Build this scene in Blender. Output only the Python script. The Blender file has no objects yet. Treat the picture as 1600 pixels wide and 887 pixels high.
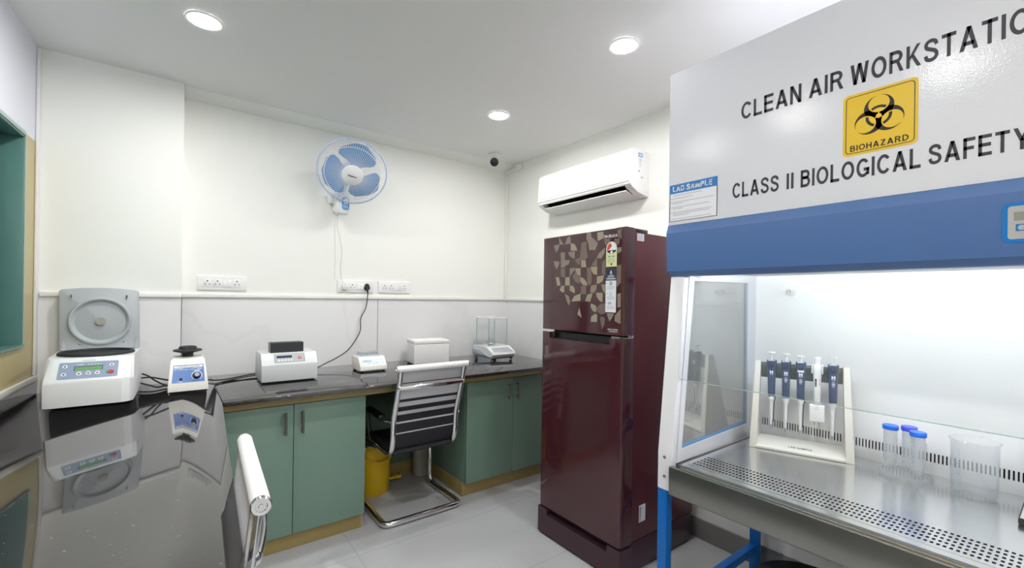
import bpy, bmesh, math, random
from math import pi, sin, cos, radians, atan2, sqrt
from mathutils import Vector, Matrix
random.seed(4)
SC = bpy.context.scene
COL = SC.collection

# ------------------------------------------------------------------ materials
def nt(name):
    m = bpy.data.materials.new(name); m.use_nodes = True
    t = m.node_tree; b = t.nodes['Principled BSDF']
    return m, t, b
def mat(name, col, rough=.5, metal=0., spec=.5, noise=0., nscale=20., bump=0., bscale=200., coat=0., emit=None, estr=0., rnoise=0., stretch=None):
    m, t, b = nt(name)
    N, L = t.nodes, t.links
    b.inputs['Base Color'].default_value = (*col, 1)
    b.inputs['Roughness'].default_value = rough
    b.inputs['Metallic'].default_value = metal
    b.inputs['Specular IOR Level'].default_value = spec
    b.inputs['Coat Weight'].default_value = coat
    b.inputs['Coat Roughness'].default_value = .05
    if emit:
        b.inputs['Emission Color'].default_value = (*emit, 1); b.inputs['Emission Strength'].default_value = estr
    tc = N.new('ShaderNodeTexCoord'); src = tc.outputs['Object']
    if stretch:
        mp = N.new('ShaderNodeMapping'); mp.inputs['Scale'].default_value = stretch
        L.new(src, mp.inputs['Vector']); src = mp.outputs['Vector']
    if noise or rnoise:
        n = N.new('ShaderNodeTexNoise'); n.inputs['Scale'].default_value = nscale; n.inputs['Detail'].default_value = 6
        L.new(src, n.inputs['Vector'])
        if noise:
            r = N.new('ShaderNodeMix'); r.data_type = 'RGBA'
            r.inputs[6].default_value = (*[max(0, c*(1-noise)) for c in col], 1)
            r.inputs[7].default_value = (*[min(1, c*(1+noise)) for c in col], 1)
            L.new(n.outputs['Fac'], r.inputs[0]); L.new(r.outputs[2], b.inputs['Base Color'])
        if rnoise:
            mr = N.new('ShaderNodeMapRange'); mr.inputs['To Min'].default_value = max(.02, rough-rnoise); mr.inputs['To Max'].default_value = rough+rnoise
            L.new(n.outputs['Fac'], mr.inputs['Value']); L.new(mr.outputs[0], b.inputs['Roughness'])
    if bump:
        n2 = N.new('ShaderNodeTexNoise'); n2.inputs['Scale'].default_value = bscale; n2.inputs['Detail'].default_value = 2
        bp = N.new('ShaderNodeBump'); bp.inputs['Strength'].default_value = bump; bp.inputs['Distance'].default_value = .002
        L.new(src, n2.inputs['Vector']); L.new(n2.outputs['Fac'], bp.inputs['Height']); L.new(bp.outputs[0], b.inputs['Normal'])
    return m
def vein_mat(name, base, vein, rough, scale, amount, tile=None, grout=(.45,.45,.46), speck=0., bump=0., spec=.5):
    m, t, b = nt(name); N, L = t.nodes, t.links
    tc = N.new('ShaderNodeTexCoord')
    n = N.new('ShaderNodeTexNoise'); n.inputs['Scale'].default_value = scale; n.inputs['Detail'].default_value = 8; n.inputs['Distortion'].default_value = 1.2
    L.new(tc.outputs['Object'], n.inputs['Vector'])
    w = N.new('ShaderNodeTexWave'); w.inputs['Scale'].default_value = scale*.35; w.inputs['Distortion'].default_value = 14; w.inputs['Detail'].default_value = 4; w.inputs['Detail Scale'].default_value = 1.1
    w.bands_direction = 'DIAGONAL'
    L.new(tc.outputs['Object'], w.inputs['Vector'])
    cr = N.new('ShaderNodeValToRGB'); cr.color_ramp.elements[0].position = .93; cr.color_ramp.elements[1].position = 1.
    L.new(w.outputs['Fac'], cr.inputs[0])
    m1 = N.new('ShaderNodeMix'); m1.data_type = 'RGBA'
    m1.inputs[6].default_value = (*[c*(1-amount) for c in base], 1); m1.inputs[7].default_value = (*[min(1,c*(1+amount)) for c in base], 1)
    L.new(n.outputs['Fac'], m1.inputs[0])
    m2 = N.new('ShaderNodeMix'); m2.data_type = 'RGBA'; m2.inputs[7].default_value = (*vein, 1)
    ml = N.new('ShaderNodeMath'); ml.operation = 'MULTIPLY'; ml.inputs[1].default_value = .6
    L.new(cr.outputs[0], ml.inputs[0]); L.new(ml.outputs[0], m2.inputs[0]); L.new(m1.outputs[2], m2.inputs[6])
    out = m2.outputs[2]
    if tile:
        br = N.new('ShaderNodeTexBrick'); br.offset = tile[2]; br.inputs['Scale'].default_value = 1; br.inputs['Brick Width'].default_value = tile[0]; br.inputs['Row Height'].default_value = tile[1]
        br.inputs['Mortar Size'].default_value = .0012; br.inputs['Mortar Smooth'].default_value = 0
        mp = N.new('ShaderNodeMapping'); mp.inputs['Location'].default_value = tile[3]
        L.new(tc.outputs['Object'], mp.inputs['Vector']); L.new(mp.outputs[0], br.inputs['Vector'])
        m3 = N.new('ShaderNodeMix'); m3.data_type = 'RGBA'; m3.inputs[7].default_value = (*grout, 1)
        L.new(br.outputs['Fac'], m3.inputs[0]); L.new(out, m3.inputs[6]); out = m3.outputs[2]
    L.new(out, b.inputs['Base Color'])
    b.inputs['Roughness'].default_value = rough; b.inputs['Specular IOR Level'].default_value = spec
    return m
def granite_mat():
    m, t, b = nt('granite'); N, L = t.nodes, t.links
    tc = N.new('ShaderNodeTexCoord')
    n = N.new('ShaderNodeTexNoise'); n.inputs['Scale'].default_value = 420; n.inputs['Detail'].default_value = 3; L.new(tc.outputs['Object'], n.inputs['Vector'])
    cr = N.new('ShaderNodeValToRGB')
    e = cr.color_ramp.elements; e[0].position = .35; e[0].color = (.017,.0155,.0165,1); e[1].position = .68; e[1].color = (.040,.037,.039,1)
    L.new(n.outputs['Fac'], cr.inputs[0])
    n3 = N.new('ShaderNodeTexNoise'); n3.inputs['Scale'].default_value = 95; n3.inputs['Detail'].default_value = 1; L.new(tc.outputs['Object'], n3.inputs['Vector'])
    cr2 = N.new('ShaderNodeValToRGB'); cr2.color_ramp.elements[0].position = .75; cr2.color_ramp.elements[1].position = .79
    L.new(n3.outputs['Fac'], cr2.inputs[0])
    mx = N.new('ShaderNodeMix'); mx.data_type = 'RGBA'; mx.inputs[7].default_value = (.15,.145,.14,1)
    L.new(cr2.outputs[0], mx.inputs[0]); L.new(cr.outputs[0], mx.inputs[6])
    L.new(mx.outputs[2], b.inputs['Base Color'])
    b.inputs['Roughness'].default_value = .035; b.inputs['Specular IOR Level'].default_value = .5; b.inputs['IOR'].default_value = 1.75
    return m
def glass_mat(name, tint=(.93,.97,.96), ior=1.45, haze=0., hazecol=(.9,.93,.95)):
    m, t, b = nt(name); N, L = t.nodes, t.links
    N.remove(b); out = N['Material Output']
    tr = N.new('ShaderNodeBsdfTransparent'); tr.inputs[0].default_value = (*tint, 1)
    gl = N.new('ShaderNodeBsdfGlossy'); gl.inputs['Roughness'].default_value = .02
    lw = N.new('ShaderNodeLayerWeight'); lw.inputs[0].default_value = .5
    pw = N.new('ShaderNodeMath'); pw.operation = 'POWER'; pw.inputs[1].default_value = 5; L.new(lw.outputs['Facing'], pw.inputs[0])
    r0 = ((ior-1)/(ior+1))**2
    fr = N.new('ShaderNodeMapRange'); fr.inputs['To Min'].default_value = r0; fr.inputs['To Max'].default_value = .9; L.new(pw.outputs[0], fr.inputs['Value'])
    mx = N.new('ShaderNodeMixShader'); L.new(fr.outputs[0], mx.inputs[0]); L.new(tr.outputs[0], mx.inputs[1]); L.new(gl.outputs[0], mx.inputs[2])
    last = mx
    if haze:
        df = N.new('ShaderNodeBsdfDiffuse'); df.inputs[0].default_value = (*hazecol, 1)
        tl = N.new('ShaderNodeBsdfTranslucent'); tl.inputs[0].default_value = (*hazecol, 1)
        m2 = N.new('ShaderNodeMixShader'); m2.inputs[0].default_value = .5; L.new(df.outputs[0], m2.inputs[1]); L.new(tl.outputs[0], m2.inputs[2])
        m3 = N.new('ShaderNodeMixShader'); m3.inputs[0].default_value = haze; L.new(mx.outputs[0], m3.inputs[1]); L.new(m2.outputs[0], m3.inputs[2]); last = m3
    L.new(last.outputs[0], out.inputs[0])
    return m

M = {}
M['wall'] = mat('wall_paint', (.86,.87,.835), .55, bump=.02, bscale=150)
M['ceiling'] = mat('ceiling_paint', (.80,.80,.795), .7)
M['tile_wall'] = vein_mat('wall_tile', (.80,.80,.815), (.755,.755,.765), .22, 2.2, .02)
M['dado'] = mat('dado_paint', (.86,.86,.84), .35)
M['trim'] = mat('white_trim', (.82,.82,.82), .4)
M['floor'] = vein_mat('floor_tile', (.46,.465,.48), (.66,.67,.69), .10, 1.7, .16, tile=(1.2,.6,.0,(.45,.12,0)), grout=(.30,.30,.31))
M['skirting'] = mat('skirting_tile', (.20,.195,.195), .25, noise=.1, nscale=8)
M['laminate_white'] = mat('lilac_laminate', (.74,.75,.83), .4)
M['gold'] = mat('gold_laminate', (.36,.27,.10), .38, noise=.08, nscale=30, stretch=(1,1,12))
M['goldp'] = mat('gold_panel', (.50,.425,.215), .35, noise=.06, nscale=20)
M['green'] = mat('green_laminate', (.155,.245,.195), .33, noise=.04, nscale=60)
M['teal'] = mat('teal_board', (.11,.235,.215), .25, noise=.08, nscale=5)
M['teal_rim'] = mat('teal_rim', (.36,.50,.46), .4)
M['granite'] = granite_mat()
M['steel_handle'] = mat('handle_steel', (.22,.21,.20), .35, metal=1.)
M['chrome'] = mat('chrome', (.78,.78,.79), .08, metal=1.)
M['steel'] = mat('brushed_steel', (.27,.27,.25), .30, metal=1., noise=.05, nscale=30, stretch=(1,1,25))
M['steel_top'] = mat('worktop_steel', (.80,.81,.81), .21, metal=1., noise=.03, nscale=30, stretch=(1,22,1))
M['white_plastic'] = mat('white_plastic', (.84,.84,.84), .3)
M['white_warm'] = mat('ivory_plastic', (.80,.79,.735), .35)
M['powder_white'] = mat('white_powder_coat', (.80,.82,.90), .16, bump=.22, bscale=260)
M['hood_in'] = mat('cabinet_interior_white', (.88,.89,.90), .4)
M['frame_white'] = mat('window_frame_white', (.80,.81,.86), .35)
M['blue_band'] = mat('blue_powder_coat', (.075,.165,.40), .42, bump=.2, bscale=400)
M['blue_leg'] = mat('blue_leg_paint', (.0,.125,.47), .4)
M['blue_bright'] = mat('bright_blue', (.0,.19,.62), .35)
M['gasket_pale'] = mat('pale_gasket', (.42,.51,.62), .4)
M['gasket_blue'] = mat('blue_gasket', (.15,.30,.52), .4)
M['grey_panel'] = mat('grey_panel', (.46,.47,.49), .4)
M['lcd_grey'] = mat('grey_lcd', (.30,.31,.29), .2)
M['black'] = mat('black_plastic', (.012,.012,.014), .35)
M['rubber'] = mat('black_rubber', (.018,.018,.02), .6)
M['dark'] = mat('dark_void', (.02,.02,.022), .8)
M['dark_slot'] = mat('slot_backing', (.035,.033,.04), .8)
M['dark_grey'] = mat('dark_grey_bar', (.075,.09,.095), .35)
M['navy'] = mat('navy_plastic', (.034,.057,.135), .35)
M['navy_dark'] = mat('navy_dark', (.018,.03,.075), .3)
M['ink'] = mat('print_ink', (.028,.026,.04), .45)
M['ink_white'] = mat('white_print', (.80,.83,.90), .5)
M['ink_black'] = mat('black_print', (.012,.010,.008), .5)
M['yellow_sign'] = mat('sign_yellow', (.84,.56,.02), .35)
M['paper'] = mat('label_paper', (.84,.86,.93), .5)
M['label_blue'] = mat('label_blue', (.02,.21,.60), .5)
M['fridge'] = mat('maroon_glossy', (.060,.0125,.019), .09, coat=.5, spec=.5)
M['fridge_side'] = mat('maroon_body', (.095,.017,.024), .30, bump=.15, bscale=500)
M['fridge_base'] = mat('maroon_drawer', (.050,.020,.032), .28)
M['fridge_edge'] = mat('maroon_edge', (.028,.012,.016), .25)
M['petL'] = mat('petal_light', (.36,.32,.23), .2)
M['petM'] = mat('petal_mid', (.265,.22,.18), .2)
M['petD'] = mat('petal_dark', (.185,.135,.115), .2)
M['label_yellow'] = mat('energy_yellow', (.74,.75,.38), .5)
M['label_red'] = mat('label_red', (.70,.06,.05), .5)
M['red'] = mat('red_plastic', (.55,.03,.05), .3)
M['dark_red'] = mat('dark_red_lens', (.13,.015,.02), .2)
M['green_btn'] = mat('green_plastic', (.03,.28,.09), .35)
M['lcd_green'] = mat('lcd_green', (.17,.36,.14), .25)
M['lcd_blue'] = mat('lcd_blue', (.03,.045,.10), .15)
M['fascia_blue'] = mat('fascia_blue', (.27,.335,.46), .35)
M['panel_blue'] = mat('vortex_blue', (.06,.18,.52), .3)
M['pale_blue'] = mat('pale_blue', (.52,.62,.80), .35)
M['lid_grey'] = mat('lid_grey', (.47,.50,.53), .35)
M['disc_beige'] = mat('beige_disc', (.40,.385,.34), .5)
M['machine_white'] = mat('machine_white', (.80,.815,.83), .3)
M['machine_grey'] = mat('machine_front', (.66,.69,.70), .33)
M['block'] = mat('anodised_black', (.018,.02,.026), .3)
M['foam'] = mat('white_foam', (.84,.84,.85), .75, bump=.25, bscale=300)
M['balance_grey'] = mat('balance_grey', (.36,.42,.50), .4)
M['sheet'] = mat('steel_pan', (.55,.56,.56), .25, metal=1.)
M['glass'] = glass_mat('clear_glass', (.985,.992,.99))
M['glass_edge'] = glass_mat('glass_edge', (.72,.86,.83), 1.5, .35, (.75,.86,.84))
M['sash'] = glass_mat('sash_glass', (.965,.975,.972), 1.45, .03, (.9,.92,.92))
M['side_glass'] = glass_mat('side_glass', (.985,.99,.985), 5., .16, (.88,.92,.91))  # pale diffuse share put in to imitate brighter reflections in the pane
M['clear_plastic'] = glass_mat('clear_plastic', (.988,.993,.997), 1.42, .15, (.96,.97,.98))
M['tube_plastic'] = glass_mat('tube_plastic', (.985,.991,.997), 1.42, .21, (.95,.97,.98))
M['grad'] = mat('graduation_ink', (.35,.50,.68), .5)
M['cap_blue'] = mat('cap_blue', (.012,.16,.80), .35)
M['cap_violet'] = mat('cap_violet_blue', (.06,.09,.72), .35)
M['yellow_bin'] = mat('yellow_bin', (.74,.47,.012), .35)
M['canister'] = mat('canister_grey', (.44,.43,.41), .5, noise=.2, nscale=8)
M['fan_blue'] = glass_mat('fan_blade_blue', (.55,.78,.95), 1.4, .75, (.22,.50,.80))
M['fan_white'] = mat('fan_white', (.85,.86,.88), .35)
M['fan_ring'] = mat('fan_ring_blue', (.52,.66,.85), .35)
M['knob_blue'] = mat('knob_blue', (.08,.34,.68), .3)
M['fabric_white'] = mat('white_mesh_fabric', (.82,.82,.85), .8, bump=.3, bscale=900)
_t = M['fabric_white'].node_tree; _tl = _t.nodes.new('ShaderNodeBsdfTranslucent'); _tl.inputs[0].default_value = (.85,.85,.88,1); _mx = _t.nodes.new('ShaderNodeMixShader'); _mx.inputs[0].default_value = .5
_t.links.new(_t.nodes['Principled BSDF'].outputs[0], _mx.inputs[1]); _t.links.new(_tl.outputs[0], _mx.inputs[2]); _t.links.new(_mx.outputs[0], _t.nodes['Material Output'].inputs[0])
M['roll_white'] = mat('white_roll_fabric', (.80,.80,.83), .8, bump=.3, bscale=900)
M['fabric_white_shaded'] = mat('white_mesh_fabric_shaded', (.50,.50,.535), .8, bump=.3, bscale=900)  # the white mesh seen from behind, its back-lit shade put into the colour
M['fabric_black'] = mat('black_fabric', (.012,.012,.018), .75, bump=.3, bscale=900)
M['cam_black'] = mat('camera_glass', (.02,.022,.03), .1)
M['cord_white'] = mat('white_cord', (.80,.80,.79), .5)
M['lamp'] = mat('lamp_diffuser', (.9,.9,.9), .5, emit=(1,.985,.965), estr=350.)
M['tube_lamp'] = mat('tube_lamp', (.9,.9,.9), .5, emit=(.95,.98,1), estr=95.)
M['line'] = mat('joint_line', (.10,.095,.09), .7)
M['screw'] = mat('screw_steel', (.45,.45,.45), .35, metal=1.)

# ------------------------------------------------------------------ mesh builder
class MB:
    def __init__(s): s.bm = bmesh.new()
    def _merge(s, b2, mi, mtx=None):
        if mtx is not None: bmesh.ops.transform(b2, matrix=mtx, verts=b2.verts)
        vm = {v: s.bm.verts.new(v.co) for v in b2.verts}
        for f in b2.faces:
            try: nf = s.bm.faces.new([vm[v] for v in f.verts])
            except ValueError: continue
            nf.material_index = f.material_index if mi is None else mi
        b2.free(); return s
    def box(s, lo, hi, bev=0., seg=2, mi=0, mtx=None):
        b = bmesh.new(); bmesh.ops.create_cube(b, size=1)
        c = [(lo[i]+hi[i])/2 for i in range(3)]; d = [abs(hi[i]-lo[i]) for i in range(3)]
        bmesh.ops.scale(b, vec=d, verts=b.verts)
        if bev: bmesh.ops.bevel(b, geom=list(b.edges), offset=min(bev, min(d)*.49), segments=seg, affect='EDGES', profile=.5)
        bmesh.ops.translate(b, vec=c, verts=b.verts)
        return s._merge(b, mi, mtx)
    def prism(s, poly, axis, a, b_, bev=0., seg=2, mi=0, mtx=None):
        """poly: 2-D points; axis 'x': (y,z) extruded in x; 'y': (x,z); 'z': (x,y)"""
        b = bmesh.new()
        def P(p, h): return {'x': (h, p[0], p[1]), 'y': (p[0], h, p[1]), 'z': (p[0], p[1], h)}[axis]
        v0 = [b.verts.new(P(p, a)) for p in poly]; v1 = [b.verts.new(P(p, b_)) for p in poly]
        n = len(poly)
        b.faces.new(v0); b.faces.new(v1[::-1])
        for i in range(n): b.faces.new((v0[i], v0[(i+1) % n], v1[(i+1) % n], v1[i]))
        bmesh.ops.recalc_face_normals(b, faces=b.faces)
        if bev: bmesh.ops.bevel(b, geom=list(b.edges), offset=bev, segments=seg, affect='EDGES', profile=.5)
        return s._merge(b, mi, mtx)
    def loft(s, rings, mi=0, cap=True, mtx=None):
        b = bmesh.new(); R = [[b.verts.new(p) for p in r] for r in rings]; n = len(rings[0])
        for a, c in zip(R, R[1:]):
            for i in range(n): b.faces.new((a[i], a[(i+1) % n], c[(i+1) % n], c[i]))
        if cap: b.faces.new(R[0]); b.faces.new(R[-1][::-1])
        bmesh.ops.recalc_face_normals(b, faces=b.faces)
        return s._merge(b, mi, mtx)
    def cyl(s, p0, p1, r0, r1=None, n=24, mi=0, caps=True, mtx=None):
        p0, p1 = Vector(p0), Vector(p1); r1 = r0 if r1 is None else r1
        d = (p1-p0).normalized(); a = d.orthogonal().normalized(); c = d.cross(a)
        ring = lambda p, r: [p + a*r*cos(2*pi*i/n) + c*r*sin(2*pi*i/n) for i in range(n)]
        return s.loft([ring(p0, r0), ring(p1, r1)], mi, caps, mtx)
    def lathe(s, prof, o=(0,0,0), n=32, mi=0, axis=(0,0,1), closed=False, mtx=None):
        d = Vector(axis).normalized(); a = Vector((1,0,0)) if abs(d.z) > .99 else d.orthogonal().normalized(); c = d.cross(a); o = Vector(o)
        b = bmesh.new(); rows = []
        for r, z in prof:
            if r < 1e-6: rows.append([b.verts.new(o+d*z)])
            else: rows.append([b.verts.new(o+d*z+a*r*cos(2*pi*i/n)+c*r*sin(2*pi*i/n)) for i in range(n)])
        pr = list(zip(rows, rows[1:]))
        if closed: pr.append((rows[-1], rows[0]))
        for A, B in pr:
            for i in range(n):
                j = (i+1) % n
                if len(A) == 1 and len(B) == 1: continue
                if len(A) == 1: b.faces.new((A[0], B[j], B[i]))
                elif len(B) == 1: b.faces.new((A[i], A[j], B[0]))
                else: b.faces.new((A[i], A[j], B[j], B[i]))
        bmesh.ops.recalc_face_normals(b, faces=b.faces)
        return s._merge(b, mi, mtx)
    def tube(s, pts, r, n=10, closed=False, sm=0, mi=0, ry=None, up=None, caps=True, mtx=None):
        pts = [Vector(p) for p in pts]
        if sm: pts = catmull(pts, sm, closed)
        N = len(pts); rings = []; prev = None
        for i, p in enumerate(pts):
            a = pts[(i-1) % N] if (closed or i > 0) else p; c = pts[(i+1) % N] if (closed or i < N-1) else p
            t = (c-a).normalized()
            if up is not None: u = (Vector(up)-t*t.dot(Vector(up))).normalized()
            elif prev is None: u = t.orthogonal().normalized()
            else: u = (prev-t*prev.dot(t)).normalized()
            prev = u; w = t.cross(u)
            R1, R2 = r, (ry if ry else r)
            rings.append([p+u*R1*cos(2*pi*k/n)+w*R2*sin(2*pi*k/n) for k in range(n)])
        b = bmesh.new(); R = [[b.verts.new(q) for q in rr] for rr in rings]
        pr = list(zip(R, R[1:]))
        if closed: pr.append((R[-1], R[0]))
        for A, B in pr:
            for k in range(n): b.faces.new((A[k], A[(k+1) % n], B[(k+1) % n], B[k]))
        if caps and not closed: b.faces.new(R[0]); b.faces.new(R[-1][::-1])
        bmesh.ops.recalc_face_normals(b, faces=b.faces)
        return s._merge(b, mi, mtx)
    def sphere(s, c, r, mi=0, n=24, sc=(1,1,1)):
        b = bmesh.new(); bmesh.ops.create_uvsphere(b, u_segments=n, v_segments=n//2, radius=r)
        bmesh.ops.scale(b, vec=sc, verts=b.verts); bmesh.ops.translate(b, vec=c, verts=b.verts)
        return s._merge(b, mi)
    def poly(s, pts, mi=0):
        f = s.bm.faces.new([s.bm.verts.new(p) for p in pts]); f.material_index = mi; return s
    def torus(s, c, R, r, axis=(0,0,1), n=48, k=10, mi=0):
        return s.lathe([(R+r*cos(2*pi*i/k), r*sin(2*pi*i/k)) for i in range(k)], c, n, mi, axis, closed=True)

def catmull(P, n, closed=False):
    out = []; N = len(P); rng = range(N) if closed else range(N-1)
    for i in rng:
        p1, p2 = P[i], P[(i+1) % N]
        p0 = P[(i-1) % N] if (closed or i > 0) else p1*2-p2
        p3 = P[(i+2) % N] if (closed or i < N-2) else p2*2-p1
        for k in range(n):
            t = k/n
            out.append(.5*((2*p1)+(p2-p0)*t+(2*p0-5*p1+4*p2-p3)*t*t+(-p0+3*p1-3*p2+p3)*t**3))
    if not closed: out.append(P[-1])
    return out

def roundrect(w, h, r, n=5, cx=0, cy=0):
    out = []
    for (sx, sy, a0) in ((1,1,0), (-1,1,90), (-1,-1,180), (1,-1,270)):
        for k in range(n+1):
            a = radians(a0+90*k/n); out.append((cx+sx*(w/2-r)+r*cos(a), cy+sy*(h/2-r)+r*sin(a)))
    return out

# ------------------------------------------------------------------ objects
def thing(name, label, cat, loc=(0,0,0), rz=0., group=None):
    o = bpy.data.objects.new(name, None); COL.objects.link(o)
    o.location = loc; o.rotation_euler = (0,0,rz); o.empty_display_size = .05
    o['label'] = label; o['category'] = cat
    if group: o['group'] = group
    return o
def obj(name, mb, mats, parent=None, world=False, ang=35, smooth=True, label=None):
    """one mesh object; world=True: the shape is given in world coordinates"""
    me = bpy.data.meshes.new(name)
    if world and parent is not None:
        r = parent
        while r.parent: r = r.parent
        W = Matrix.Translation(r.location) @ Matrix.Rotation(r.rotation_euler[2], 4, 'Z')
        bmesh.ops.transform(mb.bm, matrix=W.inverted(), verts=mb.bm.verts)
    mb.bm.to_mesh(me); mb.bm.free()
    for m in (mats if isinstance(mats, (list, tuple)) else [mats]): me.materials.append(M[m])
    if smooth:
        me.shade_smooth(); me.set_sharp_from_angle(angle=radians(ang))
    o = bpy.data.objects.new(name, me); COL.objects.link(o)
    if parent: o.parent = parent
    if label: o['label'] = label
    return o
def tag(o, label, cat, group=None):
    o['label'] = label; o['category'] = cat
    if group: o['group'] = group
    return o
def struct(name, mb, mats, parent=None, **k):
    o = obj(name, mb, mats, parent, **k)
    if parent is None: o['kind'] = 'structure'
    return o
def dup(root, loc, rz=None, label=None, group=None):
    r = root.copy(); COL.objects.link(r); r.location = loc
    if rz is not None: r.rotation_euler = (0,0,rz)
    if label: r['label'] = label
    if group: r['group'] = group
    for ch in list(root.children):
        c = ch.copy(); COL.objects.link(c); c.parent = r
        for g in ch.children:
            d = g.copy(); COL.objects.link(d); d.parent = c
    return r

DG = None
def glyphs(body, bold=0.):
    cu = bpy.data.curves.new('lettering', 'FONT'); cu.body = body; cu.size = 1; cu.offset = bold; cu.resolution_u = 4
    o = bpy.data.objects.new('lettering', cu); COL.objects.link(o)
    dg = bpy.context.evaluated_depsgraph_get(); dg.update()
    me = bpy.data.meshes.new_from_object(o.evaluated_get(dg))
    bpy.data.objects.remove(o); bpy.data.curves.remove(cu)
    return me
def letter(mb, body, p0, dx, dy, w, h, bold=0., mi=0, lift=0.0005, keep=False):
    """add the letters of body, fitted to the w x h rectangle whose lower-left corner is p0"""
    me = glyphs(body, bold)
    xs = [v.co.x for v in me.vertices]; ys = [v.co.y for v in me.vertices]
    if not xs: return
    x0, x1, y0, y1 = min(xs), max(xs), min(ys), max(ys)
    sx = w/(x1-x0); sy = h/(y1-y0)
    p0, dx, dy = Vector(p0), Vector(dx).normalized(), Vector(dy).normalized(); nn = dx.cross(dy)
    vs = [mb.bm.verts.new(p0+dx*(v.co.x-x0)*sx+dy*(v.co.y-y0)*sy+nn*lift) for v in me.vertices]
    for f in me.polygons:
        try: mb.bm.faces.new([vs[i] for i in f.vertices]).material_index = mi
        except ValueError: pass
    bpy.data.meshes.remove(me)
def quad(mb, p, dx, dy, w, h, lift=.0004, mi=0):
    p, dx, dy = Vector(p), Vector(dx).normalized(), Vector(dy).normalized(); q = p+dx.cross(dy)*lift
    mb.poly([q, q+dx*w, q+dx*w+dy*h, q+dy*h], mi)
def shape(mb, p, dx, dy, pts, lift=.0004, mi=0):
    p, dx, dy = Vector(p), Vector(dx).normalized(), Vector(dy).normalized(); q = p+dx.cross(dy)*lift
    mb.poly([q+dx*a+dy*b for a, b in pts], mi)
def disc_pts(cx, cy, r, n=28, a0=0, a1=2*pi): return [(cx+r*cos(a0+(a1-a0)*i/n), cy+r*sin(a0+(a1-a0)*i/n)) for i in range(n)]
def perforated(mb, O, dx, dy, nx, ny, px, py, hw, hh, ch, mi=0, depth=.002):
    """sheet of nx x ny cells, each with one real chamfered opening of half-size hw x hh"""
    O, dx, dy = Vector(O), Vector(dx), Vector(dy); nn = dx.cross(dy).normalized()
    bm = mb.bm
    for i in range(nx):
        for j in range(ny):
            c = O+dx*(px*(i+.5))+dy*(py*(j+.5)); W, H = px/2, py/2
            P = lambda a, b, d=0: bm.verts.new(c+dx*a+dy*b-nn*d)
            inn = [(hw,-hh+ch),(hw,hh-ch),(hw-ch,hh),(-hw+ch,hh),(-hw,hh-ch),(-hw,-hh+ch),(-hw+ch,-hh),(hw-ch,-hh)]
            outp = [(W,-hh+ch),(W,hh-ch),(hw-ch,H),(-hw+ch,H),(-W,hh-ch),(-W,-hh+ch),(-hw+ch,-H),(hw-ch,-H)]
            cor = [(W,H),(-W,H),(-W,-H),(W,-H)]
            iv = [P(*q) for q in inn]; ov = [P(*q) for q in outp]; cv = [P(*q) for q in cor]; dv = [P(*q, depth) for q in inn]
            for k in range(4):
                a = 2*k; b = 2*k+1; c2 = (2*k+2) % 8
                bm.faces.new((iv[a], ov[a], ov[b], iv[b])).material_index = mi
                bm.faces.new((iv[b], ov[b], cv[k], ov[c2], iv[c2])).material_index = mi
            for k in range(8):
                bm.faces.new((iv[k], iv[(k+1) % 8], dv[(k+1) % 8], dv[k])).material_index = mi
    bmesh.ops.remove_doubles(bm, verts=bm.verts, dist=1e-5)
X, Y, Z = Vector((1,0,0)), Vector((0,1,0)), Vector((0,0,1))

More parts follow.
